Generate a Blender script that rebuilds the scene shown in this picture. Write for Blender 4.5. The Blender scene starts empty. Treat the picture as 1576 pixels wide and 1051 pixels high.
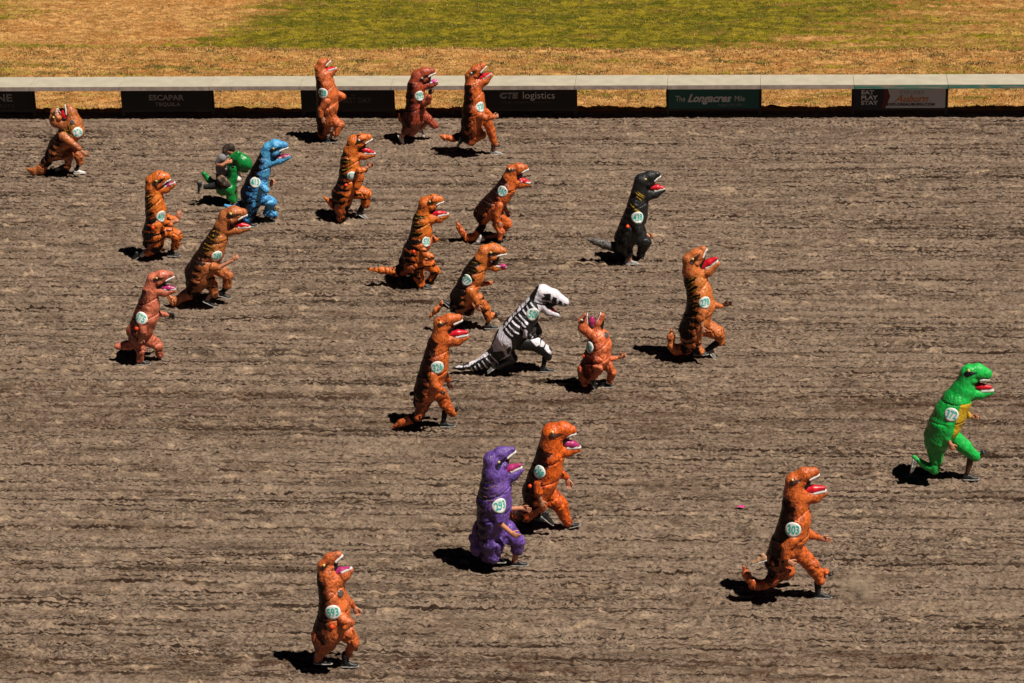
import bpy, math, random
import numpy as np
from mathutils import Vector, Matrix, noise
from mathutils.bvhtree import BVHTree
sc = bpy.context.scene
rad = math.radians

# ------------------------------------------------------------------ camera
F_PX, PITCH, ROLL, YAW, CAM_H = 4229.3, 0.40681, 0.029562, 0.085974, 23.495
W0, H0 = 1576.0, 1051.0
RAIL_Y, RAIL_X0, RAIL_Z = 69.09, -18.739, 0.98
SEC = 2.44
hh = np.array([-math.sin(YAW), math.cos(YAW), 0]); zz = np.array([0, 0, 1.0])
CF = hh*math.cos(PITCH) - zz*math.sin(PITCH)
R0 = np.array([math.cos(YAW), math.sin(YAW), 0]); U0 = hh*math.sin(PITCH) + zz*math.cos(PITCH)
CX = math.cos(ROLL)*R0 - math.sin(ROLL)*U0
CY = math.sin(ROLL)*R0 + math.cos(ROLL)*U0
CC = np.array([0, 0, CAM_H])
cam = bpy.data.cameras.new('camera'); camo = bpy.data.objects.new('camera', cam)
sc.collection.objects.link(camo); sc.camera = camo
M = Matrix(((CX[0], CY[0], -CF[0], 0), (CX[1], CY[1], -CF[1], 0), (CX[2], CY[2], -CF[2], CAM_H), (0, 0, 0, 1)))
camo.matrix_world = M
cam.sensor_width = 36; cam.lens = F_PX/W0*36; cam.clip_end = 3000; cam.clip_start = 1

# ------------------------------------------------------------------ light
SUN_EL, SUN_DIR = rad(61.5), rad(150)      # light travels along SUN_DIR on the ground
sun = bpy.data.lights.new('sun', 'SUN'); sun.energy = 5.0; sun.angle = rad(.5); sun.color = (1, .93, .82)
so = bpy.data.objects.new('sun', sun); sc.collection.objects.link(so)
trav = Vector((math.cos(SUN_DIR)*math.cos(SUN_EL), math.sin(SUN_DIR)*math.cos(SUN_EL), -math.sin(SUN_EL)))
so.rotation_euler = trav.to_track_quat('-Z', 'Y').to_euler()
world = bpy.data.worlds.new('World'); sc.world = world; world.use_nodes = True
wn = world.node_tree.nodes; wl = world.node_tree.links
sky = wn.new('ShaderNodeTexSky'); sky.sky_type = 'NISHITA'; sky.sun_disc = False
sky.sun_elevation = SUN_EL; sky.sun_rotation = math.atan2(-trav.x, -trav.y)
wl.new(sky.outputs[0], wn['Background'].inputs[0]); wn['Background'].inputs[1].default_value = .05
sky.air_density = .12; sky.dust_density = .05; sky.altitude = 6000
sc.view_settings.view_transform = 'Standard'; sc.view_settings.look = 'None'
sc.view_settings.exposure = 0.45; sc.view_settings.gamma = 1

# ------------------------------------------------------------------ helpers
def ray(px, py):
    return CF + (px-W0/2)/F_PX*CX - (py-H0/2)/F_PX*CY
def ground(px, py, z=0.0):
    d = ray(px, py); return CC + d*((z-CAM_H)/d[2])
def ppm(P):
    return F_PX/float((np.asarray(P)-CC) @ CF)
def lin(c):
    return tuple(.76*((v/255)/12.92 if v/255 <= .04045 else ((v/255+.055)/1.055)**2.4) for v in c)
def link(o, parent=None):
    sc.collection.objects.link(o)
    if parent is not None: o.parent = parent
    return o
def tag(o, label=None, cat=None, group=None, kind=None):
    for k, v in (('label', label), ('category', cat), ('group', group), ('kind', kind)):
        if v: o[k] = v
    return o
def empty(name, loc, label, cat, group=None):
    o = bpy.data.objects.new(name, None); o.empty_display_size = .3; link(o); o.location = loc
    return tag(o, label, cat, group)
def mesh_obj(name, verts, faces, mat, parent=None, smooth=True):
    me = bpy.data.meshes.new(name)
    me.from_pydata([tuple(v) for v in verts], [], [tuple(f) for f in faces]); me.materials.append(mat)
    if smooth: me.polygons.foreach_set('use_smooth', np.ones(len(me.polygons), bool))
    me.update()
    return link(bpy.data.objects.new(name, me), parent)
def box(name, lo, hi, mat, parent=None, bev=.004):
    import bmesh
    bm = bmesh.new(); bmesh.ops.create_cube(bm, size=1)
    for v in bm.verts:
        v.co = Vector([(lo[i]+hi[i])/2 + v.co[i]*(hi[i]-lo[i]) for i in range(3)])
    if bev: bmesh.ops.bevel(bm, geom=bm.edges[:], offset=bev, segments=2, affect='EDGES')
    me = bpy.data.meshes.new(name); bm.to_mesh(me); bm.free(); me.materials.append(mat)
    return link(bpy.data.objects.new(name, me), parent)

class NT:
    def __init__(s, name):
        s.m = bpy.data.materials.new(name); s.m.use_nodes = True; s.t = s.m.node_tree
        s.b = s.t.nodes['Principled BSDF']
    def n(s, typ, **kw):
        x = s.t.nodes.new('ShaderNode'+typ)
        ins = kw.pop('ins', {})
        for k, v in kw.items(): setattr(x, k, v)
        for k, v in ins.items():
            if isinstance(v, bpy.types.NodeSocket): s.t.links.new(v, x.inputs[k])
            else: x.inputs[k].default_value = v
        return x
    def l(s, a, b): s.t.links.new(a, b)
    def math(s, op, a, b=0.0, c=None, clamp=False):
        ins = {0: a, 1: b}
        if c is not None: ins[2] = c
        return s.n('Math', operation=op, use_clamp=clamp, ins=ins).outputs[0]
    def mix(s, f, a, b):
        x = s.n('Mix', data_type='RGBA')
        for i, v in ((0, f), (6, a), (7, b)):
            if isinstance(v, bpy.types.NodeSocket): s.l(v, x.inputs[i])
            else: x.inputs[i].default_value = v if i == 0 else (*v[:3], 1)
        return x.outputs[2]
    def ss(s, v, lo, hi):
        x = s.n('MapRange', interpolation_type='SMOOTHSTEP', ins={0: v, 1: lo, 2: hi}); return x.outputs[0]
    def attr(s, name): return s.n('Attribute', attribute_name=name)
    def noise(s, vec, scale, detail=4, rough=.55, dist=0.0):
        ins = {'Scale': scale, 'Detail': detail, 'Roughness': rough, 'Distortion': dist}
        if vec is not None: ins['Vector'] = vec
        return s.n('TexNoise', ins=ins).outputs[0]

def plain(name, col, rough=.6, var=.25, scale=30, bump=.0, spec=.4):
    t = NT(name); tc = t.n('TexCoord').outputs['Object']
    nz = t.noise(tc, scale, 5)
    c = t.mix(t.ss(nz, .3, .7), tuple(v*(1-var) for v in col), tuple(min(1, v*(1+var)) for v in col))
    t.l(c, t.b.inputs['Base Color']); t.b.inputs['Roughness'].default_value = rough
    t.b.inputs['Specular IOR Level'].default_value = spec
    if bump:
        b = t.n('Bump', ins={'Height': nz, 'Strength': .6, 'Distance': bump}); t.l(b.outputs[0], t.b.inputs['Normal'])
    return t.m

# ------------------------------------------------------------------ ground
rng = np.random.default_rng(7)
def fftnoise(nx, ny, dx, wx, wy, sharp=2.0, seed=0):
    """band-limited noise, typical wavelengths wx, wy in metres, unit variance"""
    r = np.random.default_rng(seed).standard_normal((nx, ny)).astype(np.float32)
    f = np.fft.rfft2(r)
    kx = np.fft.fftfreq(nx, dx)[:, None]; ky = np.fft.rfftfreq(ny, dx)[None, :]
    k = np.sqrt((kx*wx)**2 + (ky*wy)**2)
    f *= np.exp(-(k**sharp)) * np.minimum(1, k*2)
    o = np.fft.irfft2(f, s=(nx, ny)); return ((o-o.mean())/o.std()).astype(np.float32)

def grid_mesh(name, X, Y, Z, mat, attrs, kind, label=None, cat=None):
    nx, ny = Z.shape
    co = np.empty((nx*ny, 3), np.float32)
    co[:, 0] = np.repeat(X, ny); co[:, 1] = np.tile(Y, nx); co[:, 2] = Z.ravel()
    idx = np.arange(nx*ny, dtype=np.int32).reshape(nx, ny)
    q = np.stack([idx[:-1, :-1], idx[1:, :-1], idx[1:, 1:], idx[:-1, 1:]], -1).reshape(-1)
    me = bpy.data.meshes.new(name); nf = len(q)//4
    me.vertices.add(nx*ny); me.vertices.foreach_set('co', co.ravel())
    me.loops.add(len(q)); me.loops.foreach_set('vertex_index', q)
    me.polygons.add(nf); me.polygons.foreach_set('loop_start', np.arange(0, nf*4, 4, dtype=np.int32))
    me.polygons.foreach_set('use_smooth', np.ones(nf, bool))
    for k, v in attrs.items():
        a = me.attributes.new(k, 'FLOAT', 'POINT'); a.data.foreach_set('value', v.astype(np.float32).ravel())
    me.update(calc_edges=True); me.materials.append(mat)
    o = link(bpy.data.objects.new(name, me)); tag(o, label, cat, None, kind); return o

def dirt_material():
    t = NT('track_dirt'); tc = t.n('TexCoord').outputs['Object']
    def st(sx, sy, detail, rough=.6, dist=0.0, off=0):
        return t.noise(t.n('Mapping', ins={'Vector': tc, 'Location': (off, off*.7, 0), 'Scale': (sx, sy, 1)}).outputs[0], 1.0, detail, rough, dist)
    soft = st(5, 11, 6, .65); mid = st(.9, 2.2, 4); row = st(.07, 13, 2, .45); row2 = st(.25, 6, 3, .55, 0, 3)
    crumb = st(13, 38, 3, .65, .3); line = st(2.2, 30, 3, .6, .1, 9); grain = st(38, 70, 2, .6)
    wet = t.attr('wet').outputs['Fac']; pale = t.attr('pale').outputs['Fac']; mott = st(.5, 3.4, 5, .62, .2, 5)
    c = t.mix(t.ss(soft, .3, .7), lin((121, 102, 88)), lin((160, 139, 121)))
    c = t.mix(t.math('MULTIPLY', t.ss(mid, .4, .7), .4), c, lin((150, 127, 108)))
    c = t.mix(t.math('MULTIPLY', t.ss(grain, .5, .72), .8), c, lin((70, 56, 44)))
    c = t.mix(t.math('MULTIPLY', t.ss(mott, .47, .64), .55), c, lin((84, 68, 54)))
    c = t.mix(pale, c, lin((196, 168, 139)))
    damp_shade = t.math('MULTIPLY', t.ss(crumb, .52, .63), t.math('ADD', t.math('MULTIPLY', t.ss(row, .48, .60), .75), t.math('ADD', t.math('MULTIPLY', t.ss(row2, .48, .62), .30), .12)))
    ln = t.math('MULTIPLY', t.ss(line, .60, .66), t.math('ADD', t.math('MULTIPLY', t.ss(row, .42, .54), .8), .15))
    rj = t.math('ADD', row, t.math('MULTIPLY', t.math('SUBTRACT', crumb, .5), .35))
    rows = t.math('MULTIPLY', t.ss(rj, .565, .60), t.math('ADD', t.math('MULTIPLY', t.ss(mid, .40, .58), .65), .3))
    damp_shade = t.math('MAXIMUM', t.math('MAXIMUM', damp_shade, ln), rows)
    damp_shade = t.math('MULTIPLY', damp_shade, t.math('SUBTRACT', 1.0, t.math('MULTIPLY', pale, .8)), clamp=True)
    c = t.mix(damp_shade, c, lin((40, 26, 17)))  # damp soil plus shade of the cracks between clods, put into the colour
    w2 = t.math('MULTIPLY', wet, t.math('ADD', t.math('MULTIPLY', t.ss(crumb, .40, .6), .45), .6))
    c = t.mix(w2, c, lin((74, 52, 38)))
    t.l(c, t.b.inputs['Base Color']); t.b.inputs['Roughness'].default_value = .95
    t.b.inputs['Specular IOR Level'].default_value = .1
    h = t.math('SUBTRACT', t.math('MULTIPLY', soft, .5), t.math('MULTIPLY', damp_shade, .5))
    h = t.math('ADD', h, t.math('MULTIPLY', grain, .3))
    b = t.n('Bump', ins={'Height': h, 'Strength': 1.0, 'Distance': .05})
    t.l(b.outputs[0], t.b.inputs['Normal'])
    return t.m
DIRT = dirt_material()
def build_track():
    dx = .025
    X = np.arange(-23, 12.5, dx); Y = np.arange(37.5, RAIL_Y+.84, dx)
    nx, ny = len(X), len(Y)
    XX, YY = X[:, None], Y[None, :]
    # harrow furrows along the rail
    long_ = fftnoise(nx, ny, dx, 1.6, .05, seed=1); longer = fftnoise(nx, ny, dx, 6, .16, seed=2)
    amp = 1/(1+np.exp(-1.6*fftnoise(nx, ny, dx, 3.5, .6, seed=3)))
    rag = fftnoise(nx, ny, dx, .10, .05, seed=4); fine = fftnoise(nx, ny, dx, .055, .045, seed=5)
    clod = fftnoise(nx, ny, dx, .22, .11, seed=6); big = fftnoise(nx, ny, dx, .6, .3, seed=8)
    fur = np.minimum(0, long_*.6 + longer*.8 + .35*rag)
    Z = .022*fur*(.35+amp) + .006*rag + .005*fine + .009*clod + .008*big
    cl = np.maximum(0, rag-1.3); Z += .018*cl
    pale = np.zeros_like(Z); wet = np.zeros_like(Z)
    # hoof prints and kicked-up divots
    r = random.Random(5)
    for i in range(4200):
        px = r.uniform(-22.5, 12); py = r.uniform(38, RAIL_Y-.3)
        band = .5+.5*math.sin(py*1.7+2*math.sin(py*.53))
        if r.random() > .3+.7*band: continue
        sc_ = r.uniform(.5, 1.3); lx, ly = .13*sc_*r.uniform(.7, 1.5), .07*sc_
        dep = r.uniform(.012, .05)*sc_; ang = r.gauss(0, .25)
        i0 = int((px+23)/dx); j0 = int((py-37.5)/dx); wv = int(.45/dx)
        a, b_, c, d = max(0, i0-wv), min(nx, i0+wv), max(0, j0-wv), min(ny, j0+wv)
        if a >= b_ or c >= d: continue
        u = (X[a:b_]-px)[:, None]; v = (Y[c:d]-py)[None, :]
        uu = (u*math.cos(ang)+v*math.sin(ang))/lx; vv = (-u*math.sin(ang)+v*math.cos(ang))/ly
        q = uu**2+vv**2
        Z[a:b_, c:d] -= dep*np.exp(-q**1.6)
        uf = uu-1.2*r.choice((-1, 1, 1)); vf = vv+1.1*r.uniform(-.6, 1)
        rim = np.exp(-(uf**2+vf**2)*.7)
        Z[a:b_, c:d] += dep*.75*rim
        if r.random() < .6: pale[a:b_, c:d] = np.maximum(pale[a:b_, c:d], r.uniform(.15, .75)*np.exp(-((uf*.8)**2+(vf*1.1)**2)*1.2))
        elif r.random() < .6: wet[a:b_, c:d] = np.maximum(wet[a:b_, c:d], r.uniform(.3, .8)*np.exp(-q*.8))
    # fresh footprints trailing back from every runner
    for fx, fy in ((105, 265), (245, 392), (350, 310), (400, 340), (318, 465), (218, 565), (505, 218), (640, 218), (745, 236), (530, 338), (650, 445), (755, 375),
                   (730, 503), (830, 572), (670, 648), (965, 408), (925, 600), (1075, 548), (1480, 738), (1250, 915), (785, 868), (860, 815), (520, 1022)):
        P = ground(fx, fy)
        for k in range(1, 26):
            px = P[0]-.78*k+r.gauss(0, .1)+.2; py = P[1]+(.13 if k % 2 else -.13)+r.gauss(0, .06)
            i0 = int((px+23)/dx); j0 = int((py-37.5)/dx); wv = 16
            a, b_, c, d = max(0, i0-wv), min(nx, i0+wv), max(0, j0-wv), min(ny, j0+wv)
            if a >= b_ or c >= d: continue
            uu = (X[a:b_]-px)[:, None]/.14; vv = (Y[c:d]-py)[None, :]/.065; q = uu**2+vv**2
            Z[a:b_, c:d] += -.045*np.exp(-q**1.5)+.03*np.exp(-((uu+1.25)**2+vv**2*.8)*1.1)
            wet[a:b_, c:d] = np.maximum(wet[a:b_, c:d], .55*np.exp(-q))
            pale[a:b_, c:d] = np.maximum(pale[a:b_, c:d], .5*np.exp(-((uu+1.5)**2*.9+vv**2*.7)))
    # loose scattered clods
    for i in range(16000):
        i0 = r.randrange(6, nx-6); j0 = r.randrange(6, ny-6); h = r.uniform(.02, .055); s = r.uniform(.6, 1.5)
        g = np.exp(-((np.arange(-3, 4)[:, None])**2+(np.arange(-3, 4)[None, :])**2)/(s*s))
        Z[i0-3:i0+4, j0-3:j0+4] += h*g
    Z += .012*(.5*fftnoise(nx, ny, dx, 2.5, .5, seed=12))
    # moist turned bands lying along the track
    prof = np.zeros_like(Z)
    wob = fftnoise(nx, ny, dx, 5, 1.2, seed=9)*.16
    for py_, wd, st, xl in ((200, .35, .45, None), (612, .30, .95, None), (645, 1.0, .55, None), (818, .14, .4, -5), (1018, .32, .95, None),
                            (1046, .25, .55, None), (720, .5, .2, None), (425, .2, .2, None), (300, .2, .15, None), (735, .14, .25, None)):
        yc = ground(788, py_)[1]
        e = np.exp(-((YY+wob-yc)/wd)**2)*st
        if xl is not None: e = e*(1/(1+np.exp((XX-xl)*1.5)))
        prof = np.maximum(prof, e)
    mod = .55+.35*fftnoise(nx, ny, dx, .5, .1, seed=10)+.25*fftnoise(nx, ny, dx, 2, .15, seed=11)
    wet = np.maximum(wet, np.clip(prof*mod, 0, 1))
    thin = np.clip(fftnoise(nx, ny, dx, 1.8, .045, seed=13)*.5+fftnoise(nx, ny, dx, .08, .05, seed=14)*.45-.55, 0, 1)
    wet = np.maximum(wet, np.clip(thin*1.0, 0, .7))
    # dry grass side beyond the rail: keep flat
    Z *= np.clip((RAIL_Y+.84-YY)/1.1, 0, 1)
    grid_mesh('track', X, Y, Z, DIRT, {'wet': wet, 'pale': np.clip(pale, 0, 1)}, 'structure')
build_track()
o = mesh_obj('track_apron', [(-900, -300, -.06), (900, -300, -.06), (900, RAIL_Y+.84, -.06), (-900, RAIL_Y+.84, -.06)], [(0, 1, 2, 3)], DIRT, smooth=False)
tag(o, kind='structure')

def grass_material():
    t = NT('infield_grass'); tc = t.n('TexCoord').outputs['Object']
    def st(sx, sy, detail, rough=.6, off=0): return t.noise(t.n('Mapping', ins={'Vector': tc, 'Location': (off, off, 0), 'Scale': (sx, sy, 1)}).outputs[0], 1.0, detail, rough)
    g = t.attr('green').outputs['Fac']
    n1 = st(1.6, 5, 7, .7); n2 = st(9, 20, 4, .75); n3 = st(.4, 1.6, 4, .6); n4 = st(22, 40, 2, .7); n5 = st(.12, 3.5, 3, .5, 4)
    dry = t.mix(t.ss(n1, .38, .64), lin((156, 108, 56)), lin((226, 172, 108)))
    dry = t.mix(t.math('MULTIPLY', t.ss(n3, .5, .62), .45), dry, lin((190, 122, 58)))
    dry = t.mix(t.math('MULTIPLY', t.ss(n4, .5, .62), .35), dry, lin((96, 66, 28)))
    dry = t.mix(t.math('MULTIPLY', t.ss(n2, .54, .68), .6), dry, lin((108, 84, 34)))
    dry = t.mix(t.math('MULTIPLY', t.ss(n5, .60, .66), .6), dry, lin((230, 178, 112)))
    gr = t.mix(t.ss(n1, .38, .62), lin((88, 84, 14)), lin((156, 138, 32)))
    gr = t.mix(t.math('MULTIPLY', t.ss(n4, .48, .62), .4), gr, lin((52, 50, 10)))
    gr = t.mix(t.math('MULTIPLY', t.ss(n3, .5, .6), .6), gr, lin((70, 78, 14)))
    nn = t.math('ADD', t.math('MULTIPLY', n1, .5), t.math('ADD', t.math('MULTIPLY', n2, .3), t.math('MULTIPLY', n5, .2)))
    m = t.math('ADD', g, t.math('MULTIPLY', t.math('SUBTRACT', nn, .5), 2.6))
    c = t.mix(t.ss(m, .25, .75), dry, gr)
    c = t.mix(t.math('MULTIPLY', t.attr('lip').outputs['Fac'], t.ss(n2, .35, .5)), c, lin((240, 196, 124)))
    t.l(c, t.b.inputs['Base Color']); t.b.inputs['Roughness'].default_value = .9; t.b.inputs['Specular IOR Level'].default_value = .1
    b = t.n('Bump', ins={'Height': n2, 'Strength': 1.0, 'Distance': .06}); t.l(b.outputs[0], t.b.inputs['Normal'])
    return t.m
GRASS = grass_material()
LIP_L, LIP_R = ground(0, 72.5), ground(1576, 75.5)
def lip_y(x): return LIP_L[1] + (x-LIP_L[0])*(LIP_R[1]-LIP_L[1])/(LIP_R[0]-LIP_L[0])
def project(P):
    v = np.asarray(P)-CC; d = v @ CF
    return W0/2+F_PX*(v @ CX)/d, H0/2-F_PX*(v @ CY)/d
def green_at(X, Y):
    """how green the infield is (0 dry, 1 watered); watered bands run with the rail"""
    lip = lip_y(X)
    d = Y-lip                      # metres past the edge of the turf course
    g = np.full(np.broadcast(X, Y).shape, .24)
    def xline(pts):
        P = [ground(*p) for p in pts]; dd = np.array([p[1]-lip_y(p[0]) for p in P]); xx = np.array([p[0] for p in P]); o = np.argsort(dd)
        return np.interp(d, dd[o], xx[o])
    t = 1/(1+np.exp(-(X-xline(((400, 0), (350, 40), (255, 62), (170, 72))))*1.3))
    right = 1/(1+np.exp(-(X-xline(((1370, 0), (1300, 28), (1140, 50), (1000, 72))))*.8))
    far = 1/(1+np.exp(-(X-xline(((1480, 0), (1480, 72))))*.8))
    turf = (1.0-.03*np.clip(d, 0, 8))*t*(1-right)+(.50-.26/(1+np.exp(-(d-4.2)*1.5)))*right*t
    low = np.exp(-(d/1.1)**2)
    turf = np.maximum(turf, .70*low*(d > 0))
    corner = 1/(1+np.exp((X+21)*1.6))*(d > 3)
    turf = np.maximum(turf, .5*corner)
    return np.where(d > 0, turf, g+.10*np.exp(-((d+2.2)/.9)**2))
def build_infield():
    dx = .08
    X = np.arange(-30, 20, dx); Y = np.arange(RAIL_Y+.76, 100, dx); nx, ny = len(X), len(Y)
    XX, YY = np.meshgrid(X, Y, indexing='ij')
    d = YY-lip_y(XX)
    Z = .02*fftnoise(nx, ny, dx, .35, .2, seed=21)+.012*fftnoise(nx, ny, dx, .15, .12, seed=22)+.022*fftnoise(nx, ny, dx, 3, 1, seed=24)
    Z = Z + .01 - .16*(1/(1+np.exp(-d*9)))         # the turf course lies a step lower
    e = np.clip((YY-RAIL_Y-.76)/.3, 0, 1); Z = Z*e + .012*(1-e)
    g = green_at(XX, YY) + .12*fftnoise(nx, ny, dx, 2.5, .35, seed=23)
    grid_mesh('infield', X, Y, Z, GRASS, {'green': g, 'lip': np.exp(-((d+.03+.05*fftnoise(nx, ny, dx, .4, .2, seed=26))/.10)**2)}, 'structure')
    return X, Y, Z
IFX, IFY, IFZ = build_infield()
def infield_z(x, y):
    i = np.clip(((x-IFX[0])/.08).round().astype(int), 0, len(IFX)-1); j = np.clip(((y-IFY[0])/.08).round().astype(int), 0, len(IFY)-1)
    return IFZ[i, j]
def sheet(name, x0, x1, y0, y1, z, mat, g):
    me = bpy.data.meshes.new(name)
    me.from_pydata([(x0, y0, z), (x1, y0, z), (x1, y1, z), (x0, y1, z)], [], [(0, 1, 2, 3)])
    a = me.attributes.new('green', 'FLOAT', 'POINT'); a.data.foreach_set('value', [g]*4)
    me.materials.append(mat); tag(link(bpy.data.objects.new(name, me)), kind='structure')
sheet('grass_ground', -1500, 1500, RAIL_Y+.84, 2500, -.30, GRASS, .45)

def blades():
    n = 260000
    r = np.random.default_rng(3)
    x = r.uniform(-27, 16, n); y = RAIL_Y+.8+16*r.random(n)**1.15
    px, py = project(np.stack([x, y, np.zeros(n)], 1))
    k = (py > -12) & (px > -40) & (px < 1620)
    x, y = x[k], y[k]
    d = y-lip_y(x); g = green_at(x, y); n = len(x)
    # clumped weeds on the dry bank
    wx = r.uniform(-27, 16, 520); wy = RAIL_Y+1.0+r.random(520)**.8*5.5; wn_ = r.integers(15, 90, 520)
    cx = np.repeat(wx, wn_); cy = np.repeat(wy, wn_); m = len(cx)
    wxx = cx+r.normal(0, .16, m); wyy = cy+r.normal(0, .09, m)
    col = np.zeros(n)
    dryc = r.random(n); isg = (r.random(n) < np.clip((g-.2)*1.5, .06, .9))
    X = np.concatenate([x, wxx]); Y = np.concatenate([y, wyy]); G = np.concatenate([isg.astype(float)*.6, np.ones(m)])
    V = np.concatenate([r.random(n), r.random(m)])
    N = len(X); h = r.uniform(.015, .05, N); h[n:] *= 1.3
    h[:n][d > 0] *= .7
    z = infield_z(X, Y)
    # dry lip of longer grass along the course edge
    L = 16000; lx = r.uniform(-27, 16, L); ly = lip_y(lx)+r.normal(-.05, .05, L)
    X = np.concatenate([X, lx]); Y = np.concatenate([Y, ly]); G = np.concatenate([G, np.zeros(L)]); V = np.concatenate([V, .6+.4*r.random(L)])
    h = np.concatenate([h, r.uniform(.04, .10, L)]); z = np.concatenate([z, infield_z(lx, ly)]); N = len(X)
    an = r.uniform(0, 2*np.pi, N); w = r.uniform(.008, .02, N); le = r.uniform(-.05, .05, (N, 2))
    P = np.zeros((N, 3, 3), np.float32)
    P[:, 0] = np.stack([X-np.cos(an)*w, Y-np.sin(an)*w, z-.01], 1); P[:, 1] = np.stack([X+np.cos(an)*w, Y+np.sin(an)*w, z-.01], 1)
    P[:, 2] = np.stack([X+le[:, 0], Y+le[:, 1], z+h], 1)
    me = bpy.data.meshes.new('grass'); me.vertices.add(N*3); me.vertices.foreach_set('co', P.ravel())
    me.loops.add(N*3); me.loops.foreach_set('vertex_index', np.arange(N*3, dtype=np.int32))
    me.polygons.add(N); me.polygons.foreach_set('loop_start', np.arange(0, N*3, 3, dtype=np.int32))
    for nm, v in (('g', G), ('v', V)):
        a = me.attributes.new(nm, 'FLOAT', 'POINT'); a.data.foreach_set('value', np.repeat(v, 3).astype(np.float32))
    me.update(calc_edges=True)
    t = NT('grass_blades'); g_ = t.attr('g').outputs['Fac']; v_ = t.attr('v').outputs['Fac']
    dry = t.mix(v_, lin((140, 96, 46)), lin((226, 176, 106))); gr = t.mix(v_, lin((96, 88, 20)), lin((158, 136, 44)))
    wd = t.mix(v_, lin((50, 62, 22)), lin((112, 112, 44)))
    c = t.mix(t.ss(g_, .3, .6), dry, gr); c = t.mix(t.ss(g_, .7, .95), c, wd)
    t.l(c, t.b.inputs['Base Color']); t.b.inputs['Roughness'].default_value = .8
    me.materials.append(t.m)
    o = link(bpy.data.objects.new('grass', me))
    tag(o, 'short sun-dried and green grass covering the infield behind the rail', 'grass', None, 'stuff')
blades()

# ------------------------------------------------------------------ rail
CREAM = plain('rail_cream_paint', lin((186, 177, 158)), .55, .08, 3, .002)
FASC = plain('rail_weathered_edge', lin((176, 158, 148)), .7, .22, 6, .003)
def teal_fascia():
    t = NT('rail_teal_edge'); tc = t.n('TexCoord').outputs['Object']
    mp = t.n('Mapping', ins={'Vector': tc, 'Scale': (1, 6, 14)}).outputs[0]
    n = t.noise(mp, 1.3, 5, .6)
    c = t.mix(t.ss(n, .5, .56), lin((62, 132, 116)), lin((150, 140, 124)))
    t.l(c, t.b.inputs['Base Color']); t.b.inputs['Roughness'].default_value = .6; return t.m
TEALF = teal_fascia(); DARKM = plain('post_dark_metal', (.012, .012, .013), .5, .2)
RAIL_D = .88
rail = empty('safety_rail', (RAIL_X0, RAIL_Y, 0), 'long cream topped safety rail between the dirt track and the grass infield', 'rail')
def rx(k): return (k)*SEC
rr = random.Random(4)
for k in range(-4, 15):
    x0, x1 = rx(k)+.003, rx(k+1)-.003
    dz = rr.uniform(-.004, .004)
    box('rail_cap', (x0, 0, RAIL_Z-.022+dz), (x1, RAIL_D, RAIL_Z+dz), CREAM, rail, .006)
    box('rail_edge', (x0+.003, -.004, RAIL_Z-.115+dz), (x1-.003, .03, RAIL_Z-.024+dz), TEALF if k >= 9 else FASC, rail, .003)
    px = rx(k)
    box('rail_post', (px-.04, .34, 0), (px+.04, .42, RAIL_Z-.024), DARKM, rail, .004)
    box('rail_bracket', (px-.025, .06, RAIL_Z-.12), (px+.025, .70, RAIL_Z-.024), DARKM, rail, .003)

# signs hanging under alternate sections
def text_mesh(name, s, size, mat, parent, org, R, U, align='CENTER', sx=1.0, shear=0.0, bold=0.0, surf=None, off=.002, space=1.0):
    cu = bpy.data.curves.new('tmp', 'FONT'); cu.body = s; cu.size = size; cu.align_x = align; cu.align_y = 'CENTER'
    cu.shear = shear; cu.offset = bold; cu.resolution_u = 3; cu.space_character = space
    ob = bpy.data.objects.new('tmp', cu); sc.collection.objects.link(ob)
    bpy.context.view_layer.update()
    dg = bpy.context.evaluated_depsgraph_get(); me = bpy.data.meshes.new_from_object(ob.evaluated_get(dg))
    bpy.data.objects.remove(ob); me.name = name
    N = R.cross(U).normalized()
    co = [v.co.copy() for v in me.vertices]
    for v, c in zip(me.vertices, co):
        p = org + R*(c.x*sx) + U*c.y
        v.co = surf(p, off) if surf else p+N*off
    me.materials.clear(); me.materials.append(mat); me.update()
    return link(bpy.data.objects.new(name, me), parent)
BLACKP = plain('sign_black_vinyl', (.006, .006, .007), .6, .2)
NAVY = plain('sign_navy_vinyl', lin((18, 28, 44)), .5, .05)
TEAL = plain('sign_teal_vinyl', lin((0, 96, 88)), .5, .05)
WHITEV = plain('sign_white_vinyl', lin((225, 225, 225)), .5, .03)
GREYV = plain('sign_grey_ink', lin((236, 236, 236)), .5, .05)
DGREY = plain('sign_dark_grey_ink', lin((160, 158, 155)), .5, .05)
DDG = plain('sign_faint_ink', lin((104, 98, 94)), .5, .05)
REDV = plain('sign_dark_red_vinyl', lin((110, 28, 34)), .5, .05)
GOLD = plain('sign_orange_ink', lin((226, 140, 40)), .5, .05)
INK = plain('sign_black_ink', (.02, .02, .02), .5, .05)
SY = .20            # how far the signs hang back from the edge
# bottom of the sign from the photo
def sign(k, base, label):
    r_ = empty('advertising_sign', (RAIL_X0+rx(k), RAIL_Y+SY, 0), label, 'sign', 'advertising signs hanging under the rail')
    box('sign_panel', (.04, 0, .27), (SEC-.04, .02, .83), base, r_, .002)
    box('sign_frame', (.0, .024, .20), (SEC, .05, .86), DARKM, r_, .002)
    return r_
Rx, Uz = Vector((1, 0, 0)), Vector((0, 0, 1))
def st(r_, s, x, z, size, mat, **kw): return text_mesh('lettering', s, size*1.1, mat, r_, Vector((x, -.003, .27+(z-.40)*1.10)), Rx, Uz, **kw)
s = sign(-1, BLACKP, 'black sign cut off at the left edge reading NE SPIRITS')
st(s, 'YNE', 1.57, .70, .26, DGREY, bold=.008, sx=1.25); st(s, 'SPIRITS', 1.6, .50, .12, DDG, sx=1.2, space=1.4)
s = sign(1, BLACKP, 'black sign under the rail reading ESCAPAR TEQUILA')
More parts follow.
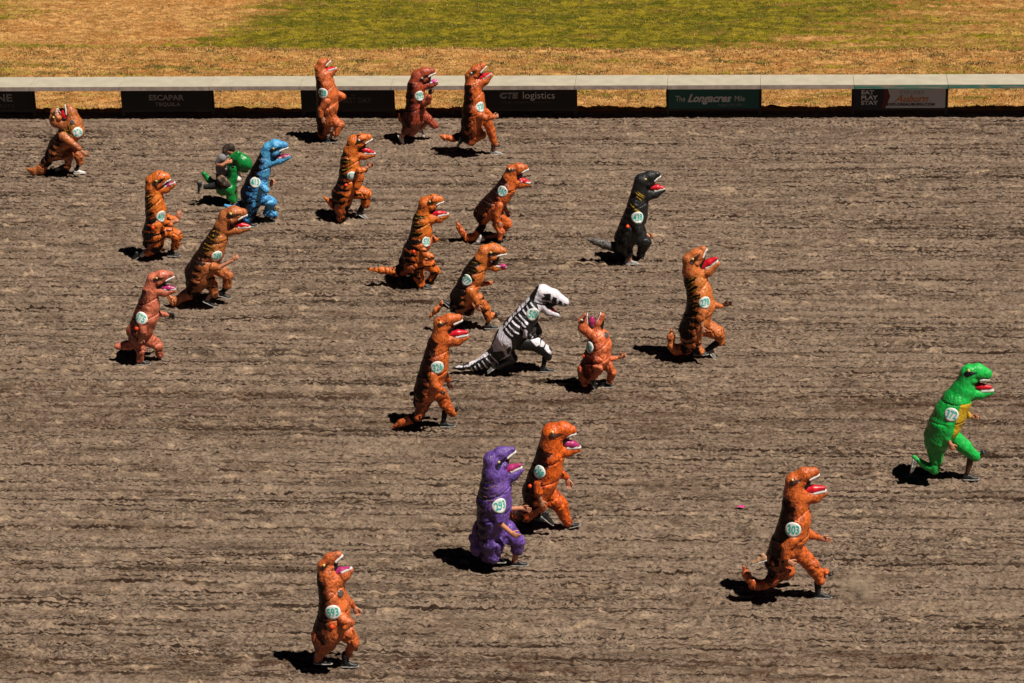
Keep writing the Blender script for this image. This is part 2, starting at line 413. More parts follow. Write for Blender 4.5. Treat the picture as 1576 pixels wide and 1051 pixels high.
st(s, 'ESCAPAR', 1.22, .70, .19, DGREY, bold=.006, sx=1.1); st(s, 'TEQUILA', 1.25, .53, .13, DGREY, bold=.003, sx=1.05, space=1.15)
s = sign(3, BLACKP, 'black sign reading LONGEST DAY half hidden behind runner 328')
st(s, 'LONGEST DAY', 1.28, .62, .19, DDG, sx=.85, bold=.003); st(s, '~', 1.4, .76, .2, DDG)
s = sign(5, BLACKP, 'black sign under the rail reading logistics in thin letters')
st(s, 'CTE', .66, .73, .19, DGREY, bold=.014, sx=1.25, shear=.15); st(s, 'logistics', 1.47, .735, .25, GREYV, sx=1.0)
st(s, 'A freight management owned partner', 1.13, .57, .075, DDG, sx=1.05)
s = sign(7, TEAL, 'teal sign under the rail reading The Longacres Mile')
st(s, 'The', .34, .64, .20, GREYV, sx=.75); st(s, 'Longacres', 1.08, .65, .27, GREYV, shear=.45, bold=.010, sx=.92)
st(s, 'Mile', 1.90, .64, .20, GREYV, sx=.75); st(s, 'August 17th, 2025', 1.66, .49, .08, DGREY, sx=1.0)
s = sign(9, NAVY, 'navy and white sign reading EAT PLAY STAY and EXPLORE Auburn')
def sbox(pts, mat, name, off):
    vs = [(x, y, .27+(z-.40)*(.56/.455)) for y in (-off, -off+.002) for x, z in pts]; n = len(pts)
    fs = [tuple(range(n)), tuple(range(2*n-1, n-1, -1))]+[(i, i+n, (i+1) % n+n, (i+1) % n) for i in range(n)]
    mesh_obj(name, vs, fs, mat, s, False)
sbox([(.74, .402), (.84, .402), (.95, .66), (.88, .853), (.78, .853), (.80, .66)], REDV, 'red_chevron', .004)
sbox([(.84, .402), (SEC-.045, .402), (SEC-.045, .853), (.88, .853), (.96, .66)], WHITEV, 'white_field', .008)
for i, w_ in enumerate(('EAT', 'PLAY', 'STAY')): st(s, w_, .20, .79-.13*i, .135, GREYV, align='LEFT', bold=.006, sx=1.25, off=.006)
st(s, 'EXPLORE', 1.52, .785, .13, DGREY, sx=.9, space=1.25, off=.010); st(s, 'Auburn', 1.50, .63, .24, GOLD, shear=.5, bold=.005, sx=1.05, off=.011)
st(s, 'EXPLOREAUBURN.COM', 1.50, .49, .095, INK, bold=.004, sx=1.12, off=.010)

# ------------------------------------------------------------------ figures: signed distance bodies
def surface_nets(V, org, h):
    s = V < 0
    nx, ny, nz = V.shape
    acc = np.zeros((nx-1, ny-1, nz-1, 3), np.float32); cnt = np.zeros((nx-1, ny-1, nz-1), np.float32)
    for ax in range(3):
        sl0 = [slice(None)]*3; sl1 = [slice(None)]*3; sl0[ax] = slice(0, -1); sl1[ax] = slice(1, None)
        a, b = V[tuple(sl0)], V[tuple(sl1)]
        cr = (a < 0) != (b < 0)
        t = np.where(cr, a/np.where(cr, a-b, 1), 0).astype(np.float32)
        o1, o2 = [i for i in range(3) if i != ax]
        for d1 in (0, 1):
            for d2 in (0, 1):
                sl = [slice(None)]*3
                n1 = V.shape[o1]; n2 = V.shape[o2]
                sl[o1] = slice(d1, n1-1+d1); sl[o2] = slice(d2, n2-1+d2)
                c = cr[tuple(sl)]; tt = t[tuple(sl)]
                cnt += c
                acc[..., ax] += tt*c; acc[..., o1] += d1*c; acc[..., o2] += d2*c
    m = cnt > 0
    idx = -np.ones(m.shape, np.int64); idx[m] = np.arange(m.sum())
    ii = np.argwhere(m); vs = (ii + acc[m]/cnt[m][:, None])*h + org
    faces = []
    for ax in range(3):
        o1, o2 = (ax+1) % 3, (ax+2) % 3
        sl0 = [slice(1, -1)]*3; sl1 = [slice(1, -1)]*3; sl0[ax] = slice(0, -1); sl1[ax] = slice(1, None)
        a, b = s[tuple(sl0)], s[tuple(sl1)]
        for flip, mm in ((False, a & ~b), (True, ~a & b)):
            p = np.argwhere(mm)
            if not len(p): continue
            off = np.ones(3, int); off[ax] = 0; p = p+off
            def cell(d1, d2):
                q = p.copy(); q[:, o1] -= d1; q[:, o2] -= d2; return idx[q[:, 0], q[:, 1], q[:, 2]]
            f = np.stack([cell(1, 1), cell(0, 1), cell(0, 0), cell(1, 0)], 1)
            faces.append(f[:, ::-1] if flip else f)
    return vs, np.concatenate(faces)

def seg_d(P, a, b, ra, rb, ly):
    ba = b-a; L = float(ba @ ba)+1e-9
    q = P-a
    h_ = np.clip((q @ ba)/L, 0, 1)
    v = q-h_[..., None]*ba
    d = np.sqrt(v[..., 0]**2+(v[..., 1]/ly)**2+v[..., 2]**2)
    return (d-(ra+(rb-ra)*h_))*min(1, ly)

def build_sdf(prims, h=.014, warp=0.0):
    """prims: list of (a, b, ra, rb, ly, k)"""
    lo = np.min([np.minimum(p[0]-p[2], p[1]-p[3]) for p in prims], 0)-.06
    hi = np.max([np.maximum(p[0]+p[2], p[1]+p[3]) for p in prims], 0)+.06
    n = np.ceil((hi-lo)/h).astype(int)+1
    ax = [lo[i]+h*np.arange(n[i]) for i in range(3)]
    V = np.full(tuple(n), .2, np.float32)
    for a, b, ra, rb, ly, k in prims:
        l = np.minimum(a-ra, b-rb)-.08; u = np.maximum(a+ra, b+rb)+.08
        i0 = np.maximum(0, ((l-lo)/h).astype(int)); i1 = np.minimum(n, ((u-lo)/h).astype(int)+2)
        sl = tuple(slice(i0[i], i1[i]) for i in range(3))
        P = np.stack(np.meshgrid(*[ax[i][sl[i]] for i in range(3)], indexing='ij'), -1)
        d = seg_d(P, a, b, ra, rb, ly); v = V[sl]
        hh_ = np.maximum(k-np.abs(v-d), 0)/k
        V[sl] = np.minimum(v, d)-hh_*hh_*k*.25
    return surface_nets(V, lo, h)

def chain_prims(pts, ly, k):
    return [(pts[i][0], pts[i+1][0], pts[i][1], pts[i+1][1], ly, k) for i in range(len(pts)-1)]

# templates: hands and shoes, built once
def V3(*a): return np.array(a, float)
def hand_mesh(curl):
    pr = [(V3(-.03, 0, 0), V3(.03, 0, 0), .027, .033, .55, .02), (V3(.02, 0, 0), V3(.075, 0, .0), .034, .036, .42, .02),
          (V3(.03, 0, -.02), V3(.08, 0, -.022), .02, .018, .6, .015)]
    for i, (z, L) in enumerate(((.033, .070), (.012, .080), (-.010, .074), (-.031, .058))):
        p = V3(.085, 0, z); a = 0.12; sp = z*2.6
        for j, l in enumerate((.5, .3, .25)):
            a2 = a+curl*(.5+.55*j)+.05*i
            d = V3(math.cos(a2), math.sin(a2), sp*.35)*L*l; q = p+d
            pr.append((p, q, .0098-.001*j, .0090-.001*j, 1, .006)); p = q; a = a2
    p = V3(.01, .0, .028)
    for j, (dx, dy, dz) in enumerate(((.030, .012, .030), (.028, .012, .014), (.022, .008, .004))):
        q = p+V3(dx, dy, dz); pr.append((p, q, .013-.0015*j, .0115-.0015*j, 1, .008)); p = q
    return build_sdf(pr, .0045)
HAND_OPEN, HAND_CURL = hand_mesh(.22), hand_mesh(.95)
def shoe_mesh():
    pr = [(V3(-.03, 0, .045), V3(.10, 0, .042), .042, .040, .9, .02), (V3(.10, 0, .040), V3(.20, .004, .030), .042, .032, 1.15, .02),
          (V3(-.02, 0, .06), V3(-.015, 0, .115), .040, .042, .85, .03), (V3(.02, 0, .06), V3(.07, 0, .075), .042, .035, .8, .03)]
    return build_sdf(pr, .008)
SHOE = shoe_mesh()
def sole_mesh():
    pr = [(V3(-.035, 0, .012), V3(.10, 0, .012), .048, .046, 1, .02), (V3(.10, 0, .012), V3(.215, .004, .014), .048, .036, 1.1, .02)]
    v, f = build_sdf(pr, .009); v[:, 2] = .012+np.clip((v[:, 2]-.012)*.45, -.012, .018); return v, f
SOLE = sole_mesh()

# suit materials
def suit_material(name, light, deep, dark, stripes=.5, dkw=1.0, yellow=0.0, cracks=.5, rough=.4):
    t = NT(name); tc = t.n('TexCoord').outputs['Object']
    dk = t.attr('dk').outputs['Fac']; stt = t.attr('st').outputs['Fac']; nk = t.attr('nk').outputs['Fac']
    n1 = t.noise(tc, 3.5, 5, .6, .6); n2 = t.noise(tc, 11, 5, .65, 1.0)
    maroon = tuple(v*.34 for v in deep)  # dark back print, and the shade painted into the lower half
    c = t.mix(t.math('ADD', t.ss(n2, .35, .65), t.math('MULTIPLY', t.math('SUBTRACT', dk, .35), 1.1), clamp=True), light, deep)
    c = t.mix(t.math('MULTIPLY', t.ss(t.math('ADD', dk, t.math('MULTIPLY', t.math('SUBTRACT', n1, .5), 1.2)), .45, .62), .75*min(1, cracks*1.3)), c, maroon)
    # fine printed scales and scratches
    vo = t.n('TexVoronoi', feature='DISTANCE_TO_EDGE', ins={'Vector': t.n('Mapping', ins={'Vector': tc, 'Scale': (1, 1, .6)}).outputs[0], 'Scale': 17}).outputs['Distance']
    ck = t.math('MULTIPLY', t.math('SUBTRACT', 1, t.ss(vo, .0, .06)), t.ss(n2, .46, .6))
    c = t.mix(t.math('MULTIPLY', ck, cracks), c, dark)
    strk = t.noise(t.n('Mapping', ins={'Vector': tc, 'Rotation': (0, .5, 0), 'Scale': (1, 1, .28)}).outputs[0], 30, 3, .6, .5)
    c = t.mix(t.math('MULTIPLY', t.math('MULTIPLY', t.ss(strk, .57, .62), t.ss(n1, .44, .56)), cracks), c, dark)
    wv = t.math('SINE', t.math('ADD', t.math('MULTIPLY', stt, 34.0), t.math('MULTIPLY', n1, 9.0)))
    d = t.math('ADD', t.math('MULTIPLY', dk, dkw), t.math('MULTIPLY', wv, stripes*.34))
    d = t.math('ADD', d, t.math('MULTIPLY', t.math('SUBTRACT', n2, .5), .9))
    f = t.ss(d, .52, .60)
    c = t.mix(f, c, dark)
    if yellow:
        w2 = t.math('SINE', t.math('ADD', t.math('MULTIPLY', stt, 75.0), t.math('MULTIPLY', n1, 12.0)))
        y = t.math('MULTIPLY', t.math('MULTIPLY', t.ss(w2, .80, .93), nk), t.ss(n2, .4, .55))
        c = t.mix(t.math('MULTIPLY', y, yellow), c, lin((214, 168, 44)))
    pa = t.n('Attribute', attribute_name='paint')
    c = t.mix(pa.outputs['Alpha'], c, pa.outputs['Color'])
    t.l(c, t.b.inputs['Base Color']); t.b.inputs['Roughness'].default_value = rough
    t.l(t.math('ADD', t.math('MULTIPLY', t.math('SUBTRACT', 1.0, f), .42 if name != 'suit_black' else .3), .1), t.b.inputs['Specular IOR Level'])
    w1 = t.noise(t.n('Mapping', ins={'Vector': tc, 'Scale': (1, 1, .55)}).outputs[0], 7, 3, .55, 1.6); rdg = t.math('MINIMUM', t.math('MULTIPLY', t.math('ABSOLUTE', t.math('SUBTRACT', w1, .5)), 9.0), 1.0)
    w3 = t.math('MULTIPLY', t.noise(tc, 16, 2, .5, 1.2), t.ss(n1, .4, .6))
    hgt = t.math('ADD', t.math('MULTIPLY', t.math('POWER', rdg, .5), .8), t.math('MULTIPLY', w3, .35))
    b = t.n('Bump', ins={'Height': hgt, 'Strength': .55, 'Distance': .018}); t.l(b.outputs[0], t.b.inputs['Normal'])
    return t.m
L = lin
SUITS = {
 'tiger':  suit_material('suit_orange_tiger', L((224, 126, 62)), L((158, 71, 28)), L((26, 17, 13)), 1.0, 1.0, .9),
 'tigerbright': suit_material('suit_bright_tiger', L((237, 122, 42)), L((180, 76, 22)), L((22, 17, 15)), 1.3, .95, .9),
 'brown':  suit_material('suit_brown', L((205, 117, 62)), L((142, 70, 33)), L((36, 20, 14)), .8, .95, .9),
 'dark277': suit_material('suit_dark_tiger', L((235, 128, 58)), L((163, 76, 33)), L((28, 18, 14)), .8, 1.25, .3),
 'rust':   suit_material('suit_rust', L((229, 113, 46)), L((164, 65, 25)), L((40, 18, 12)), .4, .92, 0, .9),
 'rust2':  suit_material('suit_rust_plain', L((228, 117, 58)), L((163, 71, 33)), L((50, 22, 14)), .3, .8, 0, .8),
 'red':    suit_material('suit_red_brown', L((186, 78, 48)), L((120, 42, 27)), L((40, 14, 12)), .25, .8, 0, .5),
 'pink':   suit_material('suit_pinkish', L((224, 124, 92)), L((156, 73, 52)), L((74, 34, 28)), .2, .7, 0, .5),
 'orange': suit_material('suit_bright_orange', L((239, 107, 26)), L((177, 59, 14)), L((40, 16, 12)), .5, .95, 0, .7),
 'coral':  suit_material('suit_coral', L((237, 122, 72)), L((172, 71, 40)), L((84, 30, 22)), .2, .8, 0, .5),
 'blue':   suit_material('suit_blue', L((90, 180, 230)), L((36, 116, 196)), L((16, 22, 34)), .8, .95, .25, .7),
 'purple': suit_material('suit_purple', L((121, 86, 178)), L((67, 40, 107)), L((40, 24, 70)), .3, .6, .35, .3),
 'black':  suit_material('suit_black', L((36, 36, 36)), L((22, 23, 23)), L((12, 12, 13)), .3, .6, 0, .2, .45),
 'green':  suit_material('suit_green', L((34, 200, 84)), L((20, 172, 66)), L((10, 120, 46)), .0, .3, 0, .0, .35),
 'bone':   suit_material('suit_skeleton', L((10, 10, 11)), L((8, 8, 9)), L((6, 6, 7)), 0, .3, 0, 0, .5),
}
SKIN = plain('skin', L((206, 138, 104)), .5, .1, 20); SKIN_D = plain('skin_dark', L((96, 60, 44)), .5, .1, 20)
DARKCLOTH = plain('black_trousers', (.010, .010, .012), .8, .2, 30, .004); SOCK = plain('white_sock', L((214, 210, 206)), .8, .08, 40)
SHOES = {'black': plain('shoe_black', (.012, .012, .013), .5, .3, 40), 'white': plain('shoe_white', L((226, 220, 216)), .5, .08, 40),
         'grey': plain('shoe_grey', L((150, 146, 140)), .5, .12, 40), 'tan': plain('shoe_tan', L((190, 146, 110)), .6, .12, 40)}
SOLES = plain('shoe_sole', L((200, 196, 190)), .6, .08)
TONG = {'r': plain('mouth_red', L((214, 26, 44)), .35, .12, 12, .004), 'p': plain('mouth_magenta', L((176, 50, 110)), .35, .15, 12, .004),
        'm': plain('mouth_pink', L((226, 90, 160)), .35, .1, 12, .004)}
LINING = plain('mouth_dark_lining', (.008, .006, .007), .5, .2); TEETH = plain('teeth_white', L((236, 232, 226)), .4, .04)
EYE_Y = plain('eye_yellow', L((238, 216, 130)), .25, .06); EYE_W = plain('eye_pale', L((226, 222, 206)), .25, .05)
PUPIL = plain('eye_pupil', (.01, .01, .01), .2, 0)
CLAW = plain('claw_black', (.014, .013, .014), .4, .2); BIBW = plain('bib_white', L((232, 232, 226)), .5, .03)
BIBT = plain('bib_teal_ink', L((24, 184, 168)), .5, .04); VALVE = plain('valve_orange', L((246, 74, 24)), .4, .1)
WINDOW = plain('face_window_grey', L((96, 84, 80)), .2, .15)

CLR = {'dk': (12, 9, 8), 'wh': (238, 230, 240), 'bk': (10, 10, 11), 'ye': (224, 178, 40), 'gr': (96, 90, 88), 'bu': (10, 24, 60)}

def in_poly(x, y, pts):
    c = np.zeros(len(x), bool); n = len(pts)
    for i in range(n):
        x0, y0 = pts[i]; x1, y1 = pts[(i+1) % n]
        cond = ((y0 > y) != (y1 > y)) & (x < (x1-x0)*(y-y0)/((y1-y0) or 1e-9)+x0); c ^= cond
    return c

class Fig:
    def __init__(s, crop, g):
        s.x0, s.y0, s.s = crop; s.set_g(g)
    def set_g(s, g):
        s.gpx = (s.x0+g[0]/s.s, s.y0+g[1]/s.s); s.G = ground(*s.gpx)
    def loc(s, cx, cy, yo=0.0):
        d = ray(s.x0+cx/s.s, s.y0+cy/s.s); t = (s.G[1]+yo-CC[1])/d[1]
        P = CC+d*t; return P-s.G
    def rm(s, r): return r/s.s/ppm(s.G+V3(0, 0, 1))
    def pix(s, P):
        x, y = project(P+s.G); return (x-s.x0)*s.s, (y-s.y0)*s.s
    def pts(s, lst, ya=0.0, yb=None):
        out = []; n = len(lst)
        for i, p in enumerate(lst):
            yo = ya if yb is None else ya+(yb-ya)*min(1, i/max(1, min(2, n-1)))
            out.append((s.loc(p[0], p[1], yo), s.rm(p[2])))
        return out

def inst(name, tmpl, mat, parent, org, X, Zup, scale=1.0, mirror=False):
    v, f = tmpl
    X = np.array(X, float); X /= np.linalg.norm(X)
    Y = np.cross(Zup, X); Y /= np.linalg.norm(Y); Z = np.cross(X, Y)
    if mirror: Y = -Y
    w = org + (v[:, :1]*X + v[:, 1:2]*Y + v[:, 2:3]*Z)*scale
    return mesh_obj(name, w, f[:, ::-1] if mirror else f, mat, parent)

def cones(name, items, mat, parent):
    """items: (base, tip, r)"""
    vs, fs = [], []
    for b, t, r in items:
        d = t-b; d = d/np.linalg.norm(d); a = np.cross(d, V3(.3, .9, .2)); a /= np.linalg.norm(a); c = np.cross(d, a)
        n0 = len(vs)
        for q, rr_ in ((0, r), (.45, r*.8)):
            for i in range(7):
                an = 2*math.pi*i/7; vs.append(b+(t-b)*q+(a*math.cos(an)+c*math.sin(an))*rr_)
        vs.append(t)
        for i in range(7):
            j = (i+1) % 7; fs.append((n0+i, n0+j, n0+7+j, n0+7+i)); fs.append((n0+7+i, n0+7+j, n0+14))
        fs.append(tuple(n0+6-i for i in range(7)))
    return mesh_obj(name, vs, fs, mat, parent)

def runner(d):
    fg = Fig(d['crop'], d['g'])
    NS = d.get('ns', .13)
    keys_limb = (('legN', -NS), ('legF', NS), ('armN', -.29), ('armF', .29))
    # settle the figure on the ground
    def lowest():
        z = [p[0][2]-p[1] for kk, yo in keys_limb if kk[0] == 'l' and kk in d for p in fg.pts(d[kk], yo)]
        if 'tail' in d: z += [p[0][2]-p[1] for p in fg.pts(d['tail'])]
        for kk, yo in (('shoeN', -NS), ('shoeF', NS)):
            if kk in d: q = d[kk]; z += [fg.loc(q[0], q[1], yo)[2], fg.loc(q[2], q[3], yo)[2]]
        return min(z)
    for _ in range(5):
        z = lowest(); g = ((fg.gpx[0]-fg.x0)*fg.s, (fg.gpx[1]-fg.y0)*fg.s)
        fg.set_g((g[0], g[1]-(z-.0)*fg.s*ppm(fg.G)*.93))
    name = d.get('name', 'dinosaur_costume_runner')
    root = empty(name, fg.G, d['label'], d.get('cat', 'costumed runner'), 'runners in inflatable dinosaur costumes on the track')
    body = fg.pts(d['body'])
    BW = d.get('bw', 1.05)
    prims = []; reg = []
    def add(pr, r_): prims.extend(pr); reg.extend([r_]*len(pr))
    cp = chain_prims(body, BW, .045)
    prof = [.85, 1.22, 1.0, 1.12, .95, .92, .92] if len(body) >= 5 else [1, 1, 1, 1]
    cp = [(p[0], p[1], p[2], p[3], BW*prof[i], p[5]) for i, p in enumerate(cp)]
    add(cp, 0)
    has_head = 'skull' in d
    if has_head:
        sk = fg.pts(d['skull']); jw = fg.pts(d['jaw']); hw = d.get('hw', .88)
        add([(body[-1][0], sk[0][0], body[-1][1], sk[0][1], BW, .05)], 1)
        add(chain_prims(sk, hw, .035), 1)
        add([(body[-1][0], jw[0][0], body[-1][1]*.9, jw[0][1], BW, .04)], 1)
        add(chain_prims(jw, .92, .03), 1)
        e = fg.loc(*d['eye'][:2]); tip = sk[-1][0]; jt = jw[-1][0]
        # cheek, brow and nostril swellings
        if d.get('cheek', True):
            ck = e+(sk[-1][0]-e)*.22+(jw[0][0]-e)*.30; R = sk[1][1]
            ck2 = ck+(sk[-1][0]-sk[0][0])*.14
            for sg in (-1, 1): add([(ck+V3(0, sg*R*hw*.62, 0), ck2+V3(0, sg*R*hw*.55, 0), R*.50, R*.42, 1, .018)], 1)
        b1 = e+(sk[0][0]-e)*.0; up = np.cross(V3(0, 1, 0), tip-sk[0][0]); up /= np.linalg.norm(up)
        if up @ (jt-tip) > 0: up = -up
        for sg in (-1, 1):
            add([(e+up*sk[1][1]*.40+V3(0, sg*sk[1][1]*hw*.55, 0), tip+(e-tip)*.25+up*sk[-1][1]*.55+V3(0, sg*sk[-1][1]*.5, 0), sk[1][1]*.28, sk[-1][1]*.4, 1, .02)], 1)
    for kk, yo in keys_limb:
        if kk in d:
            if kk[0] == 'l': P = fg.pts(d[kk], yo*.6, yo)
            else: P = fg.pts(d[kk], yo*.9, yo*1.1)
            add(chain_prims(P, 1.0, .024 if kk[0] == 'l' else .012), 2 if kk[0] == 'l' else 4)
            if kk[0] == 'l' and len(P) > 2:       # gathered hem
                c, r = P[-1]; dd = c-P[-2][0]; dd /= np.linalg.norm(dd)
                add([(c+dd*r*.35, c+dd*r*.45, r*.98, r*1.0, 1, .015)], 2)
    if 'tail' in d:
        tp = fg.pts(d['tail']); add(chain_prims(tp, .9, .04), 3)
    for bl in d.get('blobs', ()):     # (x, y, r, yoff, ly)
        c = fg.loc(bl[0], bl[1], bl[3]); add([(c, c+V3(.001, 0, 0), fg.rm(bl[2]), fg.rm(bl[2]), bl[4], .03)], d.get('blobreg', 0))
    if 'blobs' not in d and 'legN' in d:
        pass
    vs, fs = build_sdf(prims, d.get('res', .014))
    # region per vertex, back-ness, distance along the body
    D = np.stack([seg_d(vs, *p[:5]) for p in prims], 1); rg = np.array(reg)[D.argmin(1)]
    bp = np.array([p[0] for p in body]+([sk[0][0]] if has_head else [])); br = np.array([p[1] for p in body]+([sk[0][1]] if has_head else []))
    best = np.full(len(vs), 1e9); back = np.zeros(len(vs)); along = np.zeros(len(vs)); acc = 0
    for i in range(len(bp)-1):
        a, b = bp[i], bp[i+1]; ba = b-a; Ln = np.linalg.norm(ba)+1e-9; h_ = np.clip(((vs-a) @ ba)/Ln**2, 0, 1)
        q = vs-a-h_[:, None]*ba; dist = np.linalg.norm(q, axis=1); m = dist < best
        nb = np.cross(V3(0, 1, 0), ba/Ln)         # forward normal
        bk = -(q @ nb)/(br[i]+.01)
        best[m] = dist[m]; back[m] = bk[m]; along[m] = acc+h_[m]*Ln; acc += Ln
    along = along+back*.10
    sgn = -1 if d.get('flipback') else 1
    dk = np.clip(.43+.95*sgn*back+.36*np.clip((.95-vs[:, 2])/.5, 0, 1), 0, 1)  # dark back print; lower half darkened to paint in the upper body's shade
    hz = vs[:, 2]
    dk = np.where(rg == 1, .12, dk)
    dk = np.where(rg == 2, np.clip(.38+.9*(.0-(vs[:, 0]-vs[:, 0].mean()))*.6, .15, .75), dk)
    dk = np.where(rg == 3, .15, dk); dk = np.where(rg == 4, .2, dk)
    if 'tail' in d:
        t0 = tp[0][0]; tl = tp[-1][0]; w = np.linalg.norm(vs-t0, axis=1)/(np.linalg.norm(tl-t0)+1e-6)
        dk = np.where((rg == 3) & (w < .30), .85, dk)
    nk = np.clip((along-acc*.45)/(acc*.2), 0, 1)*(rg == 0)*(np.abs(back) < .75)
    paint = np.zeros((len(vs), 4)); 
    flat = vs.copy(); flat[:, 1] = 0
    cx, cy = fg.pix(flat)
    def dab(m, col, a=1.0): paint[m, :3] = lin(CLR[col] if isinstance(col, str) else col); paint[m, 3] = a
    if has_head and d.get('patch', True):
        ex, ey = d['eye'][:2]; tx, ty = d['skull'][-1][:2]; dx_, dy_ = tx-ex, ty-ey; Ld = math.hypot(dx_, dy_)
        u = ((cx-ex)*dx_+(cy-ey)*dy_)/Ld; v = (-(cx-ex)*dy_+(cy-ey)*dx_)/Ld
        R = d['skull'][1][2]; w = R*.36*(1-np.clip(u/(R*1.5), 0, 1)*.8)
        m = (rg == 1) & (u > -R*.42) & (u < R*1.35) & (np.abs(v+R*.02) < w) & ((u > 0) | (u**2+v**2 < (R*.42)**2))
        dab(m, 'dk', .92)
    for col, typ, pl, *rest in d.get('paint', ()):
        if typ == 'P': m = in_poly(cx, cy, pl)
        else:
            wd = rest[0]; m = np.zeros(len(vs), bool)
            for i in range(len(pl)-1):
                ax_, ay = pl[i]; bx_, by = pl[i+1]; l2 = (bx_-ax_)**2+(by-ay)**2+1e-9
                h_ = np.clip(((cx-ax_)*(bx_-ax_)+(cy-ay)*(by-ay))/l2, 0, 1)
                m |= np.hypot(cx-ax_-h_*(bx_-ax_), cy-ay-h_*(by-ay)) < wd
        if len(rest) > 0 and rest[-1] == 'b': m &= (rg == 0) | (rg == 4)
        dab(m, col)
    # cloth wrinkles as real relief
    P = [Vector(v) for v in vs]
    sd = Vector((d['g'][0]*.37, d['g'][1]*.11, 0))
    def crease(p):
        n1 = noise.noise(Vector((p.x*5, p.y*5, p.z*3.2))+sd); n2 = noise.noise(Vector((p.x*11, p.y*11, p.z*8))-sd)
        lo_ = max(0.0, min(1.0, (1.15-p.z)/.5))
        return noise.noise(p*3+sd)*.012+lo_*noise.noise(Vector((p.x*7, p.y*7, p.z*6))+sd)*.022-(.008+.012*lo_)*max(0, 1-abs(n1)*7)-(.002+.006*lo_)*max(0, 1-abs(n2)*5)+.004
    disp = np.array([crease(p) for p in P])
    for w_ in (.40, .66): disp -= .022*(rg == 0)*np.exp(-((along-acc*w_+.04*back)/.018)**2)
    disp = np.where((rg == 1), disp*.45, disp); disp = np.where(rg == 4, disp*.7, disp)*d.get('wrk', 1)
    me = bpy.data.meshes.new('suit'); me.from_pydata(vs.tolist(), [], fs.tolist()); me.update()
    nr = np.empty(len(vs)*3, np.float32); me.vertices.foreach_get('normal', nr) if False else me.vertex_normals.foreach_get('vector', nr)
    vs = vs+nr.reshape(-1, 3)*disp[:, None]
    vs[:, 2] = np.maximum(vs[:, 2], .004)
    me.vertices.foreach_set('co', vs.astype(np.float32).ravel())
    me.polygons.foreach_set('use_smooth', np.ones(len(me.polygons), bool))
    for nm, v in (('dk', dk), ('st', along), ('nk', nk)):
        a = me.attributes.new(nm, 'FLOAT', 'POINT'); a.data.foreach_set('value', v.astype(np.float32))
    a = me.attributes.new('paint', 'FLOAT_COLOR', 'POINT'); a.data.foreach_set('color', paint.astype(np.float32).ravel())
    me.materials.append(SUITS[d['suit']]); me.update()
    suit = link(bpy.data.objects.new('suit', me), root)
    bvh = BVHTree.FromPolygons([tuple(v) for v in vs], fs.tolist())

    camL = Vector(CC-fg.G)
    def on_surface(px, py, side=-1):
        P0 = Vector(fg.loc(px, py, 0))
        if side < 0:
            dr = (P0-camL).normalized(); h = bvh.ray_cast(camL, dr)
        else:
            h = bvh.ray_cast(P0+Vector((0, 2, 0)), Vector((0, -1, 0)))
        if h[0] is None: return None
        c, n = h[0], Vector((0, 0, 0))
        for a_, b_ in ((0, 0), (.06, 0), (-.06, 0), (0, .06), (0, -.06)):
            q = bvh.find_nearest(c+Vector((a_, 0, b_)))
            if q[0] is not None: n += q[1]
        return c, n.normalized()
    def frame(c, n, ang):
        U = Vector((0, 0, 1)); R = U.cross(n).normalized() if n.y < 0 or True else None
        R = U.cross(n).normalized(); U = n.cross(R).normalized()
        a = rad(ang); return R*math.cos(a)+U*math.sin(a), U*math.cos(a)-R*math.sin(a)
    def drape(n, c=None, R=None, U=None, r=.14):
        A, b = [], []
        for k in (0, .35, .7, 1):
            for i in range(10 if k else 1):
                an = 2*math.pi*i/10; u, v = math.cos(an)*k, math.sin(an)*k; p = c+R*(u*r)+U*(v*r)
                h = bvh.ray_cast(p+n*.25, -n)
                if h[0] is None: continue
                z = (h[0]-p).dot(n)
                if abs(z) < .07: A.append((1, u, v, u*u, u*v, v*v)); b.append(z)
        A, b = np.array(A), np.array(b)
        q = np.linalg.lstsq(A, b, rcond=None)[0] if len(b) > 6 else np.zeros(6)
        res = min(.009, float(np.max(b-A @ q))) if len(b) > 6 else 0
        def f(p, off):
            d_ = p-c; u, v = d_.dot(R)/r, d_.dot(U)/r
            z = q[0]+q[1]*u+q[2]*v+q[3]*u*u+q[4]*u*v+q[5]*v*v
            return c+R*(u*r)+U*(v*r)+n*(z+res+off)
        return f
    def patch(name, px, py, r, mat, off, ang=0, parent=root, side=-1, rx_=1.0, lift=0.0):
        q = on_surface(px, py, side)
        if q is None: return None, None
        c, n = q; R, U = frame(c, n, ang); dr = drape(n, c, R, U, r)
        vv, ff = [dr(c, off)+n*lift], []
        K, S = 4, 22
        for k in range(1, K+1):
            for i in range(S):
                an = 2*math.pi*i/S; vv.append(dr(c+R*(math.cos(an)*r*rx_*k/K)+U*(math.sin(an)*r*k/K), off)+n*lift*(1-(k/K)**2))
        for i in range(S): ff.append((0, 1+i, 1+(i+1) % S))
        for k in range(K-1):
            for i in range(S):
                j = (i+1) % S; ff.append((1+k*S+i, 1+(k+1)*S+i, 1+(k+1)*S+j, 1+k*S+j))
        rim = [v-n*.016 for v in vv[-S:]]; b0 = len(vv); vv += rim
        for i in range(S):
            j = (i+1) % S; ff.append((b0-S+i, b0+i, b0+j, b0-S+j))
        return mesh_obj(name, vv, ff, mat, parent), (c, n, R, U, dr)
    if 'disc' in d:
        x, y, r = d['disc']; rr_ = fg.rm(r)*1.05
        o_, fr = patch('race_bib', x, y, rr_, BIBW, .002, d.get('dang', 0))
        if o_:
            c, n, R, U, dr = fr
            text_mesh('bib_number', d['num'], rr_*1.5, BIBT, o_, c, R, U, sx=.68, bold=rr_*.03, surf=dr, off=.006)
